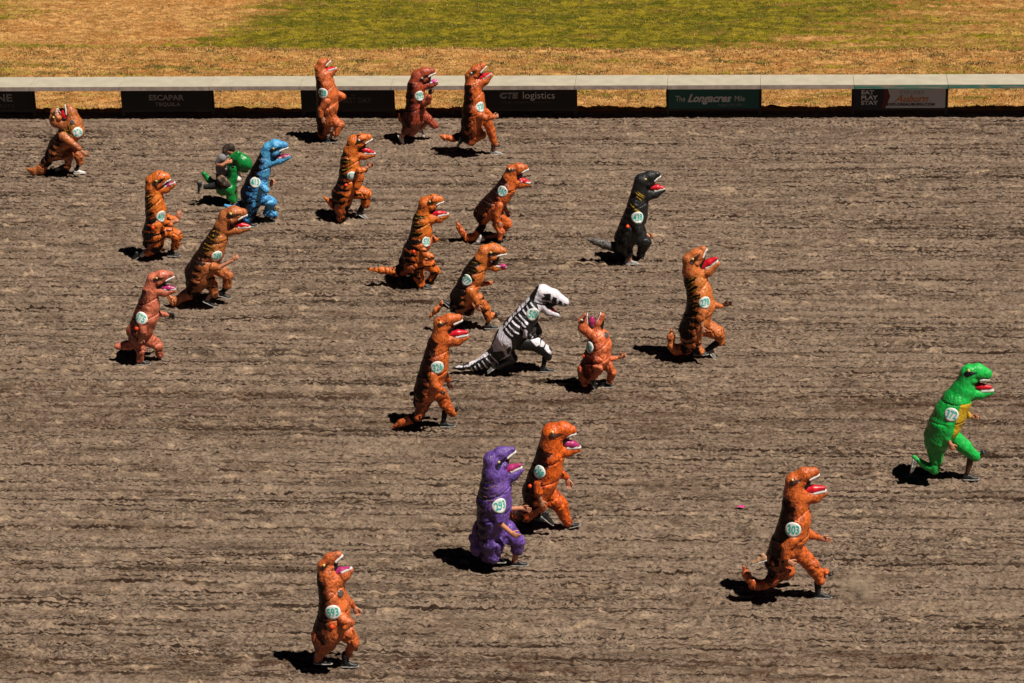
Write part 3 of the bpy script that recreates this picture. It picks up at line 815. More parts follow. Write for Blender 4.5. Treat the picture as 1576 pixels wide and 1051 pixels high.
    if 'valve' in d:
        patch('air_fan', d['valve'][0], d['valve'][1], .042, VALVE, .012, lift=.02)
    if 'window' in d:
        x, y, r = d['window']; patch('face_window', x, y, fg.rm(r), WINDOW, .007)
    if has_head:
        ex, ey = d['eye'][:2]; er = max(.022, fg.rm(d['skull'][1][2])*.17)
        for side in (-1, 1):
            if d.get('noeye') : continue
            o_, fr = patch('eye', ex, ey, er, EYE_W if d.get('eyew') else EYE_Y, .008, side=side, lift=.01)
            if o_:
                c, n, R, U, dr = fr
                vv = [c+n*.024+R*math.cos(2*math.pi*i/10)*er*.22+U*math.sin(2*math.pi*i/10)*er*.5 for i in range(10)]
                mesh_obj('pupil', vv, [tuple(range(10))], PUPIL, o_)
        # mouth: tongue, dark palate, teeth
        T0, T1 = d['tongue'][:2], d['tongue'][2:4]; tl = d.get('tcol', 'r')
        a, b = fg.loc(*T0), fg.loc(*T1); rj = jw[-1][1]
        ra, rb = jw[1][1]*.95, rj*.75
        pr = [(a, a+(b-a)*.5, ra*.75, ra*.72, 1.0, .02), (a+(b-a)*.5, b, ra*.72, rb, 1.0, .02)]
        v_, f_ = build_sdf(pr, .012); mesh_obj('tongue', v_, f_, TONG[tl], root)
        nu = jt-tip; ax1 = tip-sk[1][0]; ax1 /= np.linalg.norm(ax1); mu = nu-ax1*(nu @ ax1); mu /= np.linalg.norm(mu)+1e-9
        # palate
        s0 = sk[1][0]*.6+sk[-1][0]*.4; s0r = sk[1][1]*.6+sk[-1][1]*.4
        hin = jw[0][0]*.5+sk[0][0]*.5
        pr = [(s0+mu*s0r*.55, tip+mu*sk[-1][1]*.42-ax1*sk[-1][1]*.2, s0r*.58, sk[-1][1]*.68, .95, .02), (s0+mu*s0r*.55, hin*.4+a*.6, s0r*.58, ra*.9, .95, .03)]
        v_, f_ = build_sdf(pr, .012); mesh_obj('mouth_lining', v_, f_, LINING, root)
        ax2 = jt-jw[1][0]; ax2 /= np.linalg.norm(ax2); ml = -nu-ax2*(-nu @ ax2); ml /= np.linalg.norm(ml)+1e-9
        for (A, rA, B, rB, ax_, mm, f0, wf) in ((s0, s0r, tip, sk[-1][1], ax1, mu, .05, hw), (jw[1][0], jw[1][1], jt, rj, ax2, ml, .15, .92)):
            items = []; line = []
            for sg in (-1, 1):
                for i in range(9):
                    t_ = f0+(1-f0)*i/8; c = A+(B-A)*t_; r = rA+(rB-rA)*t_
                    line.append((sg, t_, c+mm*r*.66+V3(0, sg*r*wf*.80, 0), r))
            tipp = [B+mm*rB*.66+(ax_*math.cos(q)+V3(0, 1, 0)*math.sin(q)*wf)*rB*.85 for q in np.linspace(-1.2, 1.2, 6)]
            for sg, t_, c, r in line: items.append((c, c+mm*(.030+.022*(r > .05)), .014))
            for c in tipp: items.append((c, c+mm*.040, .014))
            if d.get('teeth', True): cones('teeth', items, TEETH, root)
            if not d.get('gum', True): continue
            near = [c for sg, t_, c, r in line if sg < 0]; far = [c for sg, t_, c, r in line if sg > 0]
            path = near+tipp+far[::-1]
            pr = [(path[i], path[i+1], .009, .009, 1, .008) for i in range(len(path)-1)]
            v_, f_ = build_sdf(pr, .008); mesh_obj('gum_line', v_, f_, TEETH, root)
    # shins, hands, shoes, claws
    for kk, yo in (('shinN', -NS), ('shinF', NS), ('foreN', -.31), ('foreF', .31)):
        if kk in d:
            P_ = fg.pts(d[kk][1], yo); v_, f_ = build_sdf(chain_prims(P_, 1, .02), .010)
            v_[:, 2] = np.maximum(v_[:, 2], .01)
            mesh_obj('shin' if kk[0] == 's' else 'forearm', v_, f_, {'s': SKIN, 'd': SKIN_D, 'k': DARKCLOTH, 'w': SOCK, 't': TEE}[d[kk][0]], root)
    for kk, yo in (('shoeN', -NS), ('shoeF', NS)):
        if kk in d:
            q = d[kk]; a, b = fg.loc(q[0], q[1], yo), fg.loc(q[2], q[3], yo); X = b-a
            if abs(X[2]) < .05 and a[2] < .12: X[2] = 0; a = a.copy(); a[2] = .004
            X /= np.linalg.norm(X); up = V3(0, 0, 1) if abs(X[2]) < .75 else V3(.8, 0, .3)
            if q[5] if len(q) > 5 else False: up = V3(*q[5])
            sh = inst('shoe', SHOE, SHOES[q[4]], root, a+X*.03, X, up)
            inst('sole', SOLE, SOLES if q[4] != 'black' else SHOES['grey'], sh, a+X*.03, X, up)
    for kk, yo in (('handN', -.31), ('handF', .31)):
        for q in ([d[kk]] if kk in d and not isinstance(d[kk], list) else d.get(kk, [])):
            # (x, y, dirx, diry, curled, skin)
            a = fg.loc(q[0], q[1], yo); b = fg.loc(q[0]+q[2], q[1]+q[3], yo); X = b-a; X /= np.linalg.norm(X)
            v_, f_ = HAND_CURL if q[4] else HAND_OPEN
            inst('hand', (v_, f_), {'s': SKIN, 'd': SKIN_D, 'k': CLAW, 'g': CLAW}[q[5] if len(q) > 5 else 's'], root, a-X*.05, X, V3(.35, 0, 1) if abs(X[2]) < .8 else V3(1, 0, .2), 1.12, yo > 0)
    for q in d.get('claws', ()):      # (x, y, dx, dy, yoff)
        c = fg.loc(q[0], q[1], q[4]); X = fg.loc(q[0]+q[2], q[1]+q[3], q[4])-c; X /= np.linalg.norm(X)
        cones('toe_claws', [(c+V3(0, j*.045, 0)-X*.03, c+V3(0, j*.055, 0)+X*.085, .028) for j in (-1, 0, 1)], CLAW, root)
    return root, fg, bvh
TEE = plain('grey_tshirt', L((132, 128, 130)), .9, .12, 20, .006)
#RUNNERS
R = []
c7 = 7.0073
R.append(dict(crop=(30, 140, 7.008), g=(450, 905), suit='brown', num='276', label='brown striped dinosaur costume runner number 276 with head thrown back',
  body=[(345, 690, 72), (420, 580, 98), (520, 490, 112), (596, 425, 104), (588, 350, 84)], skull=[(480, 365, 62), (400, 325, 70), (380, 235, 50)], jaw=[(575, 300, 74), (560, 235, 62), (528, 168, 34)],
  eye=(366, 284), tongue=(500, 290, 478, 225), tail=[(290, 760, 62), (235, 845, 50), (160, 868, 42), (92, 840, 18)], legN=[(400, 660, 92), (530, 690, 58), (520, 790, 40)],
  legF=[(560, 640, 60), (640, 700, 50), (650, 750, 42)], shinF=('k', [(650, 750, 22), (615, 850, 20)]), shoeF=(600, 890, 680, 893, 'white'), armN=[(470, 490, 50), (560, 560, 42), (640, 620, 32)],
  handN=(700, 675, 30, 20, False), disc=(632, 447, 56), dang=8, window=(568, 338, 24), cheek=True, flipback=False, shinN=('k', [(500, 800, 24), (400, 850, 22)])))
R.append(dict(crop=(180, 250, 6.567), g=(430, 965), suit='tigerbright', num='406', label='orange dinosaur costume runner number 406 with hand raised, third from the left',
  body=[(355, 800, 95), (370, 720, 112), (395, 590, 104), (390, 470, 100), (378, 360, 90), (365, 260, 76)], skull=[(360, 190, 68), (430, 160, 80), (492, 148, 48)], jaw=[(400, 285, 48), (490, 270, 42), (582, 222, 20)],
  eye=(397, 190), tongue=(470, 248, 575, 205), tcol='p', legN=[(390, 740, 112), (400, 830, 72), (320, 905, 38)], shinN=('w', [(290, 905, 22), (250, 935, 24)]), shoeN=(235, 950, 180, 990, 'black'),
  legF=[(520, 700, 65), (610, 745, 55), (590, 825, 42)], shinF=('k', [(575, 850, 24), (550, 905, 20)]), shoeF=(525, 940, 630, 940, 'black'), armN=[(500, 618, 36), (542, 620, 34)], foreN=('s', [(540, 612, 22), (605, 590, 22)]),
  armF=[(520, 560, 40), (600, 580, 30)], handF=(622, 535, 6, -30, False), disc=(450, 543, 56), dang=8, valve=(365, 662)))
R.append(dict(crop=(295, 200, 7.006), g=(700, 1000), suit='blue', num='413', label='bright blue dinosaur costume runner number 413',
  body=[(630, 790, 92), (645, 690, 118), (700, 570, 116), (745, 450, 100), (785, 340, 84), (805, 250, 66)], skull=[(830, 195, 64), (905, 175, 76), (1000, 165, 40)], jaw=[(850, 340, 56), (950, 330, 40), (1045, 295, 22)],
  eye=(880, 203), tongue=(930, 300, 1045, 272), tcol='p', legN=[(660, 770, 100), (650, 880, 62), (610, 950, 45)], shoeN=(590, 1000, 680, 1005, 'black'), legF=[(760, 740, 80), (860, 780, 55), (820, 890, 48), (860, 905, 46)],
  claws=[(890, 870, 12, -25, .15)], shinF=('k', [(830, 920, 30), (820, 970, 24)]), shoeF=(790, 995, 855, 1000, 'black'), armN=[(765, 610, 42), (800, 645, 38)], handN=(800, 650, 20, 25, True), handF=(865, 570, 8, -25, True),
  tail=[(570, 800, 55), (450, 850, 34), (362, 818, 20)], disc=(685, 565, 56), dang=-5,
  paint=[('dk', 'P', [(655, 420), (700, 300), (760, 310), (740, 400), (700, 480), (650, 500)], 'b')]))
R.append(dict(crop=(250, 310, 6.18), g=(400, 985), suit='brown', num='289', label='large brown dinosaur costume runner number 289 with long tail dragging',
  body=[(320, 770, 100), (340, 690, 128), (405, 585, 128), (470, 470, 118), (530, 340, 92), (570, 235, 68)], skull=[(605, 145, 68), (680, 118, 78), (765, 105, 42)], jaw=[(620, 275, 54), (720, 272, 42), (825, 258, 18)],
  eye=(648, 118), tongue=(690, 218, 820, 232), tail=[(300, 850, 72), (210, 905, 50), (115, 955, 44), (62, 905, 24)], legN=[(390, 700, 108), (475, 800, 56), (490, 855, 40)], legF=[(540, 650, 60), (620, 710, 52), (615, 780, 45)],
  claws=[(615, 815, 5, 25, .15), (510, 870, 20, -5, -.15)], shinN=('d', [(480, 850, 28), (430, 930, 24)]), shoeN=(400, 960, 470, 990, 'black'), shinF=('k', [(620, 790, 26), (560, 880, 22)]), shoeF=(540, 900, 620, 920, 'black'),
  armN=[(480, 622, 46), (535, 628, 32)], foreN=('s', [(540, 628, 20), (665, 562, 15)]), handN=(690, 540, 25, -12, True), disc=(522, 523, 54), dang=-8))
R.append(dict(crop=(165, 410, 6.183), g=(330, 935), suit='pink', num='575', label='pinkish brown dinosaur costume runner number 575 at far left middle',
  body=[(290, 670, 88), (325, 580, 112), (368, 470, 118), (395, 360, 98), (410, 245, 74)], skull=[(440, 120, 60), (520, 95, 62), (600, 80, 34)], jaw=[(450, 225, 56), (545, 245, 44), (640, 232, 20)],
  eye=(470, 112), tongue=(530, 200, 640, 208), tcol='p', tail=[(270, 730, 52), (180, 755, 42), (100, 758, 30)], legN=[(250, 610, 70), (270, 690, 62), (320, 800, 46), (310, 880, 30)], legF=[(380, 690, 72), (480, 745, 52), (495, 820, 38)],
  claws=[(485, 850, 0, 20, .15)], shoeN=(295, 930, 370, 935, 'black'), armN=[(335, 540, 46), (345, 620, 34)], foreN=('s', [(340, 620, 24), (322, 685, 18)]), handN=(318, 705, -4, 20, True),
  armF=[(440, 430, 40), (520, 455, 24), (580, 460, 18)], handF=(612, 470, 20, 12, True, 'k'), disc=(318, 492, 58), dang=-18, valve=(282, 592)))
R.append(dict(crop=(440, 80, 7.009), g=(430, 960), suit='rust2', num='328', label='rust orange dinosaur costume runner number 328 in front of the LONGEST DAY sign',
  body=[(410, 830, 72), (430, 710, 98), (450, 580, 112), (450, 450, 114), (430, 350, 100), (405, 260, 86)], skull=[(370, 180, 60), (395, 125, 54), (452, 92, 26)], jaw=[(405, 265, 72), (475, 225, 50), (540, 192, 20)],
  eye=(345, 175), noeye=True, patch=False, tongue=(370, 225, 530, 170), legN=[(480, 730, 82), (590, 785, 46), (545, 865, 38)], legF=[(400, 830, 66), (395, 900, 44)], shinN=('d', [(500, 870, 18), (480, 925, 16)]), shoeN=(445, 945, 510, 945, 'black'), shoeF=(385, 935, 450, 930, 'grey'),
  armN=[(440, 530, 50), (385, 620, 36), (380, 690, 28)], handN=(402, 735, 4, 22, False), armF=[(520, 440, 45), (615, 480, 36)], handF=(590, 505, -20, 12, True), disc=(395, 445, 54), dang=2))
R.append(dict(crop=(590, 90, 6.568), g=(300, 850), suit='red', num='295', label='dark red brown dinosaur costume runner with pink tongue and white shoes',
  body=[(275, 700, 84), (298, 600, 108), (330, 490, 98), (330, 390, 96), (330, 280, 86)], skull=[(350, 180, 68), (420, 145, 58), (490, 128, 36)], jaw=[(400, 275, 46), (480, 268, 34), (535, 250, 20)],
  eye=(392, 200), eyew=True, tongue=(500, 238, 530, 222), tcol='m', legN=[(260, 690, 70), (215, 740, 34)], shinN=('s', [(215, 740, 24), (185, 790, 20)]), shoeN=(150, 790, 190, 860, 'white'), legF=[(400, 570, 55), (450, 610, 46), (505, 660, 38)], claws=[(530, 678, 20, 5, .15)],
  shinF=('s', [(440, 650, 26), (380, 710, 20)]), shoeF=(345, 720, 400, 785, 'white'), armN=[(420, 452, 36), (450, 435, 32), (462, 385, 26)], handN=(474, 335, 4, -25, True, 'k'), tail=[(240, 660, 60), (185, 610, 32), (165, 560, 14)], disc=(370, 378, 50), dang=0))
R.append(dict(crop=(590, 90, 6.568), g=(1000, 985), suit='rust', num='320', label='tall rust orange dinosaur costume runner with curled tail beside the logistics sign',
  body=[(875, 770, 98), (895, 650, 108), (920, 510, 118), (920, 395, 102), (905, 290, 84)], skull=[(885, 180, 58), (940, 120, 56), (998, 78, 38)], jaw=[(955, 255, 62), (1025, 225, 46), (1092, 172, 20)],
  eye=(890, 147), eyew=True, tongue=(955, 210, 1085, 152), legN=[(900, 700, 92), (980, 765, 52), (900, 830, 42)], shinN=('k', [(860, 830, 26), (790, 810, 22)]), shoeN=(775, 800, 750, 855, 'black'), legF=[(1040, 620, 55), (1085, 730, 46), (1120, 845, 34)],
  claws=[(1150, 880, 25, 5, .15)], shinF=('d', [(1112, 870, 24), (1110, 930, 20)]), shoeF=(1095, 970, 1200, 968, 'grey'), armN=[(970, 570, 48), (1035, 600, 34), (1110, 590, 24)], handN=(1130, 588, 22, -8, True),
  armF=[(1040, 540, 36), (1090, 575, 22)], tail=[(780, 790, 46), (700, 812, 34), (625, 800, 27), (558, 768, 8)], disc=(985, 490, 50), dang=0))
R.append(dict(crop=(480, 195, 6.567), g=(330, 935), suit='tigerbright', num='612', label='orange and black striped dinosaur costume runner with short raised tail, knee lifted',
  body=[(300, 770, 88), (312, 685, 108), (365, 560, 104), (385, 450, 106), (385, 340, 92), (400, 245, 76)], skull=[(430, 155, 70), (505, 130, 60), (570, 110, 38)], jaw=[(430, 285, 52), (530, 295, 40), (628, 285, 18)],
  eye=(478, 137), eyew=True, tongue=(520, 228, 625, 262), legF=[(400, 640, 84), (540, 680, 62), (540, 765, 44)], shinF=('k', [(510, 810, 28), (475, 870, 24)]), shoeF=(465, 885, 535, 925, 'grey'), claws=[(450, 890, -15, 8, .15)],
  legN=[(320, 740, 90), (300, 830, 68), (300, 900, 46)], armN=[(478, 440, 34), (492, 520, 34), (458, 605, 34)], armF=[(470, 440, 36), (540, 435, 24)], foreF=('s', [(530, 430, 18), (560, 410, 16)]), handF=(580, 395, 22, -8, False),
  tail=[(270, 820, 60), (215, 790, 36), (170, 745, 28), (125, 705, 14)], disc=(403, 500, 46), dang=-10, valve=(345, 590)))
R.append(dict(crop=(560, 290, 6.186), g=(520, 960), suit='tigerbright', num='535', label='orange tiger striped dinosaur costume runner with a long straight tail held level',
  body=[(440, 690, 100), (480, 610, 112), (535, 500, 110), (550, 400, 99), (560, 300, 88), (572, 225, 64)], skull=[(590, 145, 66), (660, 112, 58), (722, 105, 36)], jaw=[(630, 285, 58), (715, 288, 42), (798, 258, 18)],
  eye=(628, 125), tongue=(630, 240, 780, 232), armF=[(620, 490, 40), (680, 480, 34)], armN=[(565, 590, 38), (582, 625, 36), (640, 655, 32)], legF=[(590, 700, 70), (680, 780, 48), (640, 865, 38)], claws=[(640, 895, 0, 18, .15)],
  legN=[(480, 730, 100), (520, 830, 62), (545, 900, 40)], shoeN=(540, 950, 620, 950, 'black'), tail=[(410, 760, 66), (290, 790, 44), (160, 780, 30), (48, 766, 10)], disc=(595, 507, 48), dang=-12, valve=(475, 603)))
R.append(dict(crop=(690, 240, 7.25), g=(450, 960), suit='rust', num='360', label='orange dinosaur costume runner number 360 leaning forward with upturned tail tip',
  body=[(385, 690, 80), (410, 620, 110), (490, 540, 118), (585, 440, 114), (650, 345, 106), (690, 250, 82)], skull=[(710, 170, 68), (785, 140, 64), (858, 128, 36)], jaw=[(705, 290, 72), (800, 310, 54), (890, 318, 26)],
  eye=(680, 147), tongue=(790, 270, 890, 288), armN=[(570, 550, 44), (540, 650, 46), (545, 720, 38)], handN=(568, 765, 8, 26, True), armF=[(600, 560, 50), (640, 600, 26)], handF=(660, 640, 10, 25, True),
  legF=[(560, 690, 90), (660, 760, 50), (640, 810, 34)], legN=[(540, 760, 52), (590, 850, 40), (575, 910, 32)], claws=[(590, 935, 10, 10, -.15)], shinF=('s', [(540, 890, 24), (430, 905, 22)]), blobs=[(380, 640, 100, -.05, .8)],
  shoeN=(345, 895, 300, 968, 'white'), tail=[(380, 780, 46), (300, 900, 40), (215, 915, 38), (150, 850, 36), (112, 790, 24), (93, 735, 7)], disc=(600, 395, 58), dang=-22))
R.append(dict(crop=(650, 365, 7.007), g=(560, 985), suit='dark277', num='277', label='dark backed orange dinosaur costume runner number 277 leaning far forward',
  body=[(420, 750, 98), (425, 650, 122), (500, 520, 124), (550, 410, 118), (590, 320, 98), (640, 230, 78)], skull=[(680, 155, 76), (765, 140, 78), (870, 148, 42)], jaw=[(685, 295, 52), (790, 335, 36), (895, 335, 16)],
  eye=(738, 167), tongue=(850, 312, 905, 312), tcol='p', armN=[(520, 580, 60), (580, 670, 44), (590, 710, 34)], handN=(600, 755, 6, 26, False), armF=[(640, 500, 36), (690, 500, 24), (740, 492, 20)], legF=[(600, 660, 62), (680, 760, 52), (705, 850, 46)],
  claws=[(800, 832, 20, -5, .15)], blobs=[(760, 845, 34, .15, 1)], shinF=('d', [(708, 890, 20), (710, 960, 18)]), shoeF=(690, 985, 770, 990, 'black'), legN=[(430, 720, 110), (510, 780, 66), (420, 800, 40)], shoeN=(310, 775, 225, 700, 'black'),
  shinN=('k', [(400, 790, 26), (320, 790, 24)]), tail=[(290, 740, 40), (215, 715, 28), (150, 780, 30), (80, 862, 18)], disc=(475, 463, 60), dang=-32))
R.append(dict(crop=(690, 425, 6.57), g=(800, 975), suit='bone', num='506', label='black dinosaur costume runner number 506 printed with a white skeleton', res=.009, wrk=.45, patch=False, noeye=True,
  body=[(540, 720, 110), (600, 630, 128), (690, 520, 128), (790, 400, 118), (860, 300, 92), (910, 210, 70)], skull=[(955, 165, 82), (1060, 200, 72), (1172, 262, 50)], jaw=[(935, 285, 54), (1015, 358, 44), (1105, 392, 30)], teeth=False, gum=False,
  eye=(1000, 190), tongue=(1040, 345, 1050, 350), tcol='r', cheek=False, legF=[(720, 660, 90), (880, 680, 76), (985, 760, 58), (1000, 800, 42)], shinF=('k', [(975, 830, 28), (960, 920, 22)]), shoeF=(945, 965, 1035, 968, 'black'),
  legN=[(580, 760, 90), (650, 830, 50), (520, 900, 36)], shoeN=(500, 915, 430, 965, 'grey'), armN=[(780, 500, 50), (800, 590, 38), (830, 610, 30)], armF=[(860, 500, 60), (900, 560, 50), (870, 600, 40)], handN=(850, 612, 20, -5, True, 'k'),
  tail=[(500, 780, 98), (390, 860, 74), (260, 905, 46), (130, 925, 26), (42, 930, 8)], disc=(862, 390, 66), dang=-18,
  paint=[('wh', 'P', [(880, 190), (930, 60), (1240, 60), (1240, 330), (1100, 315), (1010, 280), (870, 225)]), ('wh', 'P', [(900, 250), (960, 275), (1080, 330), (1150, 410), (1080, 440), (1010, 405), (930, 330)]),
   ('bk', 'P', [(938, 195), (980, 175), (960, 145), (1042, 155), (1036, 225), (1000, 232)]), ('bk', 'P', [(1046, 248), (1060, 182), (1102, 196), (1096, 262), (1070, 276)]), ('bk', 'P', [(1112, 276), (1122, 222), (1156, 240), (1150, 282)]), ('bk', 'P', [(1170, 250), (1215, 280), (1180, 282)]),
   ('bk', 'P', [(1025, 300), (1060, 295), (1110, 370), (1060, 350)]), ('bk', 'L', [(905, 205), (960, 250), (1100, 285)], 5)]
   + [('wh', 'L', [(x0, y0), (x1, y1)], 8.5) for x0, y0, x1, y1 in ((835, 235, 925, 325), (795, 265, 850, 330), (755, 300, 830, 370), (715, 340, 810, 420), (680, 375, 790, 445), (648, 415, 760, 480), (620, 455, 720, 520), (590, 490, 660, 540))]
   + [('wh', 'L', [(815-i*43, 215+i*47), (793-i*43, 240+i*47)], 11) for i in range(7)]
   + [('wh', 'P', [(520, 520), (560, 515), (650, 580), (655, 650), (640, 740), (570, 800), (520, 830), (590, 760), (560, 710), (460, 735), (445, 680)]), ('bk', 'P', [(590, 690), (640, 640), (645, 700), (615, 755)]),
      ('wh', 'P', [(830, 590), (860, 540), (885, 545), (880, 605), (850, 620)]), ('wh', 'L', [(790, 490), (785, 570)], 22), ('wh', 'P', [(830, 640), (930, 630), (930, 690), (890, 700)]), ('wh', 'P', [(945, 650), (985, 680), (960, 720), (925, 705)]), ('wh', 'P', [(985, 695), (1045, 790), (1040, 815), (970, 735)])]
   + [('wh', 'L', [(x0, y0), (x1, y1)], 8) for x0, y0, x1, y1 in ((420, 760, 510, 850), (385, 800, 460, 870), (345, 835, 400, 905), (310, 870, 350, 935), (275, 895, 295, 955), (235, 915, 245, 955), (180, 925, 185, 950))]
   + [('wh', 'L', [(395-i*48, 770+i*31), (365-i*48, 795+i*28)], 11) for i in range(4)] + [('bk', 'L', [(868, 205), (800, 262), (700, 352), (560, 512)], 5), ('bk', 'L', [(450, 700), (400, 790), (300, 858), (200, 905)], 5), ('wh', 'L', [(215, 892), (165, 902)], 8), ('wh', 'L', [(140, 905), (80, 912)], 8)]))
R.append(dict(crop=(590, 475, 5.393), g=(400, 945), suit='rust', num='326', label='rust orange dinosaur costume runner number 326 with pointed orange tail on the dirt',
  body=[(325, 770, 76), (355, 680, 100), (390, 590, 110), (422, 490, 112), (440, 395, 102), (460, 300, 90), (478, 235, 76)], skull=[(480, 130, 62), (550, 92, 52), (620, 78, 36)], jaw=[(530, 258, 62), (610, 262, 48), (690, 238, 22)],
  eye=(473, 117), tongue=(540, 210, 690, 196), armN=[(410, 550, 42), (420, 620, 38), (470, 670, 30)], claws=[(490, 695, 15, 12, -.24), (610, 832, 20, -12, .15)], armF=[(500, 540, 36), (535, 590, 24)], handF=(550, 640, 6, 20, True, 'd'),
  legF=[(470, 700, 58), (510, 790, 48), (560, 850, 36)], shinF=('k', [(510, 860, 26), (500, 925, 20)]), shoeF=(485, 955, 570, 940, 'black'), legN=[(340, 740, 78), (330, 810, 56), (300, 880, 40)], blobs=[(235, 705, 18, 0, 1)],
  tail=[(300, 880, 48), (230, 915, 36), (150, 945, 28), (52, 997, 5)], disc=(450, 490, 53), dang=6))
R.append(dict(crop=(890, 250, 6.18), g=(470, 985), suit='black', num='438', label='black dinosaur costume runner number 438 with red mouth and yellow neck marks',
  body=[(440, 800, 84), (455, 710, 108), (500, 610, 110), (545, 510, 112), (565, 400, 97), (585, 300, 82), (592, 235, 70)], skull=[(608, 175, 72), (685, 140, 62), (745, 118, 36)], jaw=[(650, 305, 62), (730, 298, 44), (815, 265, 16)],
  eye=(640, 160), patch=False, tongue=(690, 235, 812, 240), valve=(470, 610), handF=(680, 700, 30, 6, True), foreF=('s', [(620, 685, 24), (670, 700, 18)]), armN=[(560, 590, 50), (580, 660, 40)], armF=[(580, 600, 50), (620, 680, 34)], legF=[(560, 700, 84), (640, 760, 56), (600, 850, 42)],
  claws=[(620, 872, 4, 20, .15)], legN=[(440, 780, 84), (470, 850, 56)], shinN=('s', [(490, 870, 24), (490, 930, 18)]), shoeN=(460, 965, 540, 968, 'grey'), tail=[(390, 810, 62), (320, 798, 42), (240, 778, 41), (160, 748, 33), (88, 728, 9)], disc=(568, 525, 55),
  paint=[('ye', 'L', [(545, 258), (625, 310)], 3.5, 'b'), ('ye', 'L', [(560, 295), (605, 330)], 3.5, 'b'), ('ye', 'L', [(570, 255), (635, 300)], 3.5, 'b'), ('ye', 'L', [(530, 380), (605, 445)], 3.5, 'b'), ('ye', 'L', [(500, 365), (590, 445)], 3.5, 'b'),
   ('gr', 'P', [(60, 700), (200, 700), (320, 760), (320, 840), (230, 830), (60, 760)])]))
R.append(dict(crop=(835, 470, 7.007), g=(600, 900), suit='coral', num='592', label='coral orange dinosaur costume runner number 592 with mouth pointing straight up',
  body=[(490, 770, 82), (525, 670, 125), (590, 540, 142), (610, 430, 132), (605, 350, 105)], skull=[(500, 280, 62), (450, 240, 66), (462, 110, 30)], jaw=[(580, 290, 66), (610, 190, 50), (640, 110, 34)],
  eye=(425, 158), eyew=True, cheek=False, tongue=(530, 200, 535, 140), tcol='p', teeth=False, window=(690, 318, 36), armF=[(680, 560, 40), (730, 575, 32), (800, 565, 22)], handF=(860, 545, 28, -10, True), legF=[(690, 640, 62), (750, 720, 50), (730, 800, 36)], claws=[(720, 820, 20, 5, .15)],
  shinF=('k', [(660, 820, 30), (640, 870, 26)]), shoeF=(620, 885, 700, 885, 'black'), legN=[(450, 700, 80), (440, 790, 52), (450, 830, 34)], shoeN=(500, 800, 530, 850, 'black'), armN=[(560, 640, 40), (620, 680, 34)], disc=(500, 452, 60), dang=-20, valve=(445, 548),
  paint=[('bk', 'P', [(625, 200), (655, 150), (695, 200), (690, 260), (640, 250)])]))
R.append(dict(crop=(970, 370, 5.3875), g=(560, 945), suit='tiger', num='278', label='tall orange brown dinosaur costume runner number 278 with tail tip standing up',
  body=[(500, 840, 66), (505, 745, 102), (550, 650, 112), (585, 540, 115), (575, 440, 104), (545, 340, 96), (515, 250, 80)], skull=[(495, 165, 62), (555, 125, 62), (598, 78, 34)], jaw=[(570, 280, 58), (640, 255, 48), (722, 192, 20)],
  eye=(518, 155), tongue=(600, 215, 710, 148), armF=[(650, 510, 40), (720, 540, 26), (760, 545, 18)], handF=(800, 528, 25, -6, False, 'd'), armN=[(600, 580, 40), (580, 640, 34)], foreN=('s', [(580, 640, 26), (592, 710, 18)]), handN=(600, 742, 4, 18, True),
  legF=[(600, 710, 84), (730, 770, 56), (750, 835, 34)], shinF=('k', [(720, 850, 30), (640, 905, 22)]), shoeF=(635, 915, 690, 975, 'grey'), legN=[(500, 800, 88), (540, 870, 50), (570, 910, 34)], shoeN=(540, 950, 610, 950, 'black'),
  tail=[(460, 890, 62), (380, 905, 40), (345, 870, 34), (338, 800, 30), (345, 742, 12)], disc=(620, 515, 49), dang=3))
R.append(dict(crop=(1365, 550, 5.0056), g=(430, 940), suit='green', num='372', label='bright green dinosaur costume runner number 372 with yellow belly at right edge',
  body=[(385, 690, 78), (395, 610, 108), (445, 515, 122), (490, 425, 122), (540, 335, 108), (588, 245, 88), (612, 180, 66)], skull=[(632, 125, 66), (700, 112, 66), (762, 128, 48)], jaw=[(625, 278, 58), (720, 282, 42), (808, 270, 18)],
  eye=(628, 102), patch=False, tongue=(650, 215, 800, 232), legF=[(500, 610, 66), (600, 690, 56), (665, 750, 44)], claws=[(735, 732, 22, -8, .15)], shinF=('d', [(645, 780, 28), (620, 885, 18)]), shoeF=(600, 935, 710, 945, 'black'),
  legN=[(370, 660, 84), (375, 780, 52), (370, 865, 36), (280, 820, 28), (215, 770, 12)], shoeN=(195, 790, 185, 845, 'grey'), armN=[(480, 510, 48), (475, 570, 36), (462, 625, 26)], foreN=('s', [(470, 630, 16), (490, 670, 16)]), handN=(500, 690, 12, 22, True),
  armF=[(590, 420, 34), (630, 450, 24)], handF=(670, 460, 25, 5, True), disc=(497, 443, 53), dang=-14, wrk=.6,
  paint=[('bk', 'P', [(583, 112), (600, 88), (640, 84), (695, 96), (650, 116), (605, 130)]), ('ye', 'P', [(560, 310), (700, 340), (680, 450), (650, 660), (560, 650), (495, 565), (525, 420)], 'b')]))
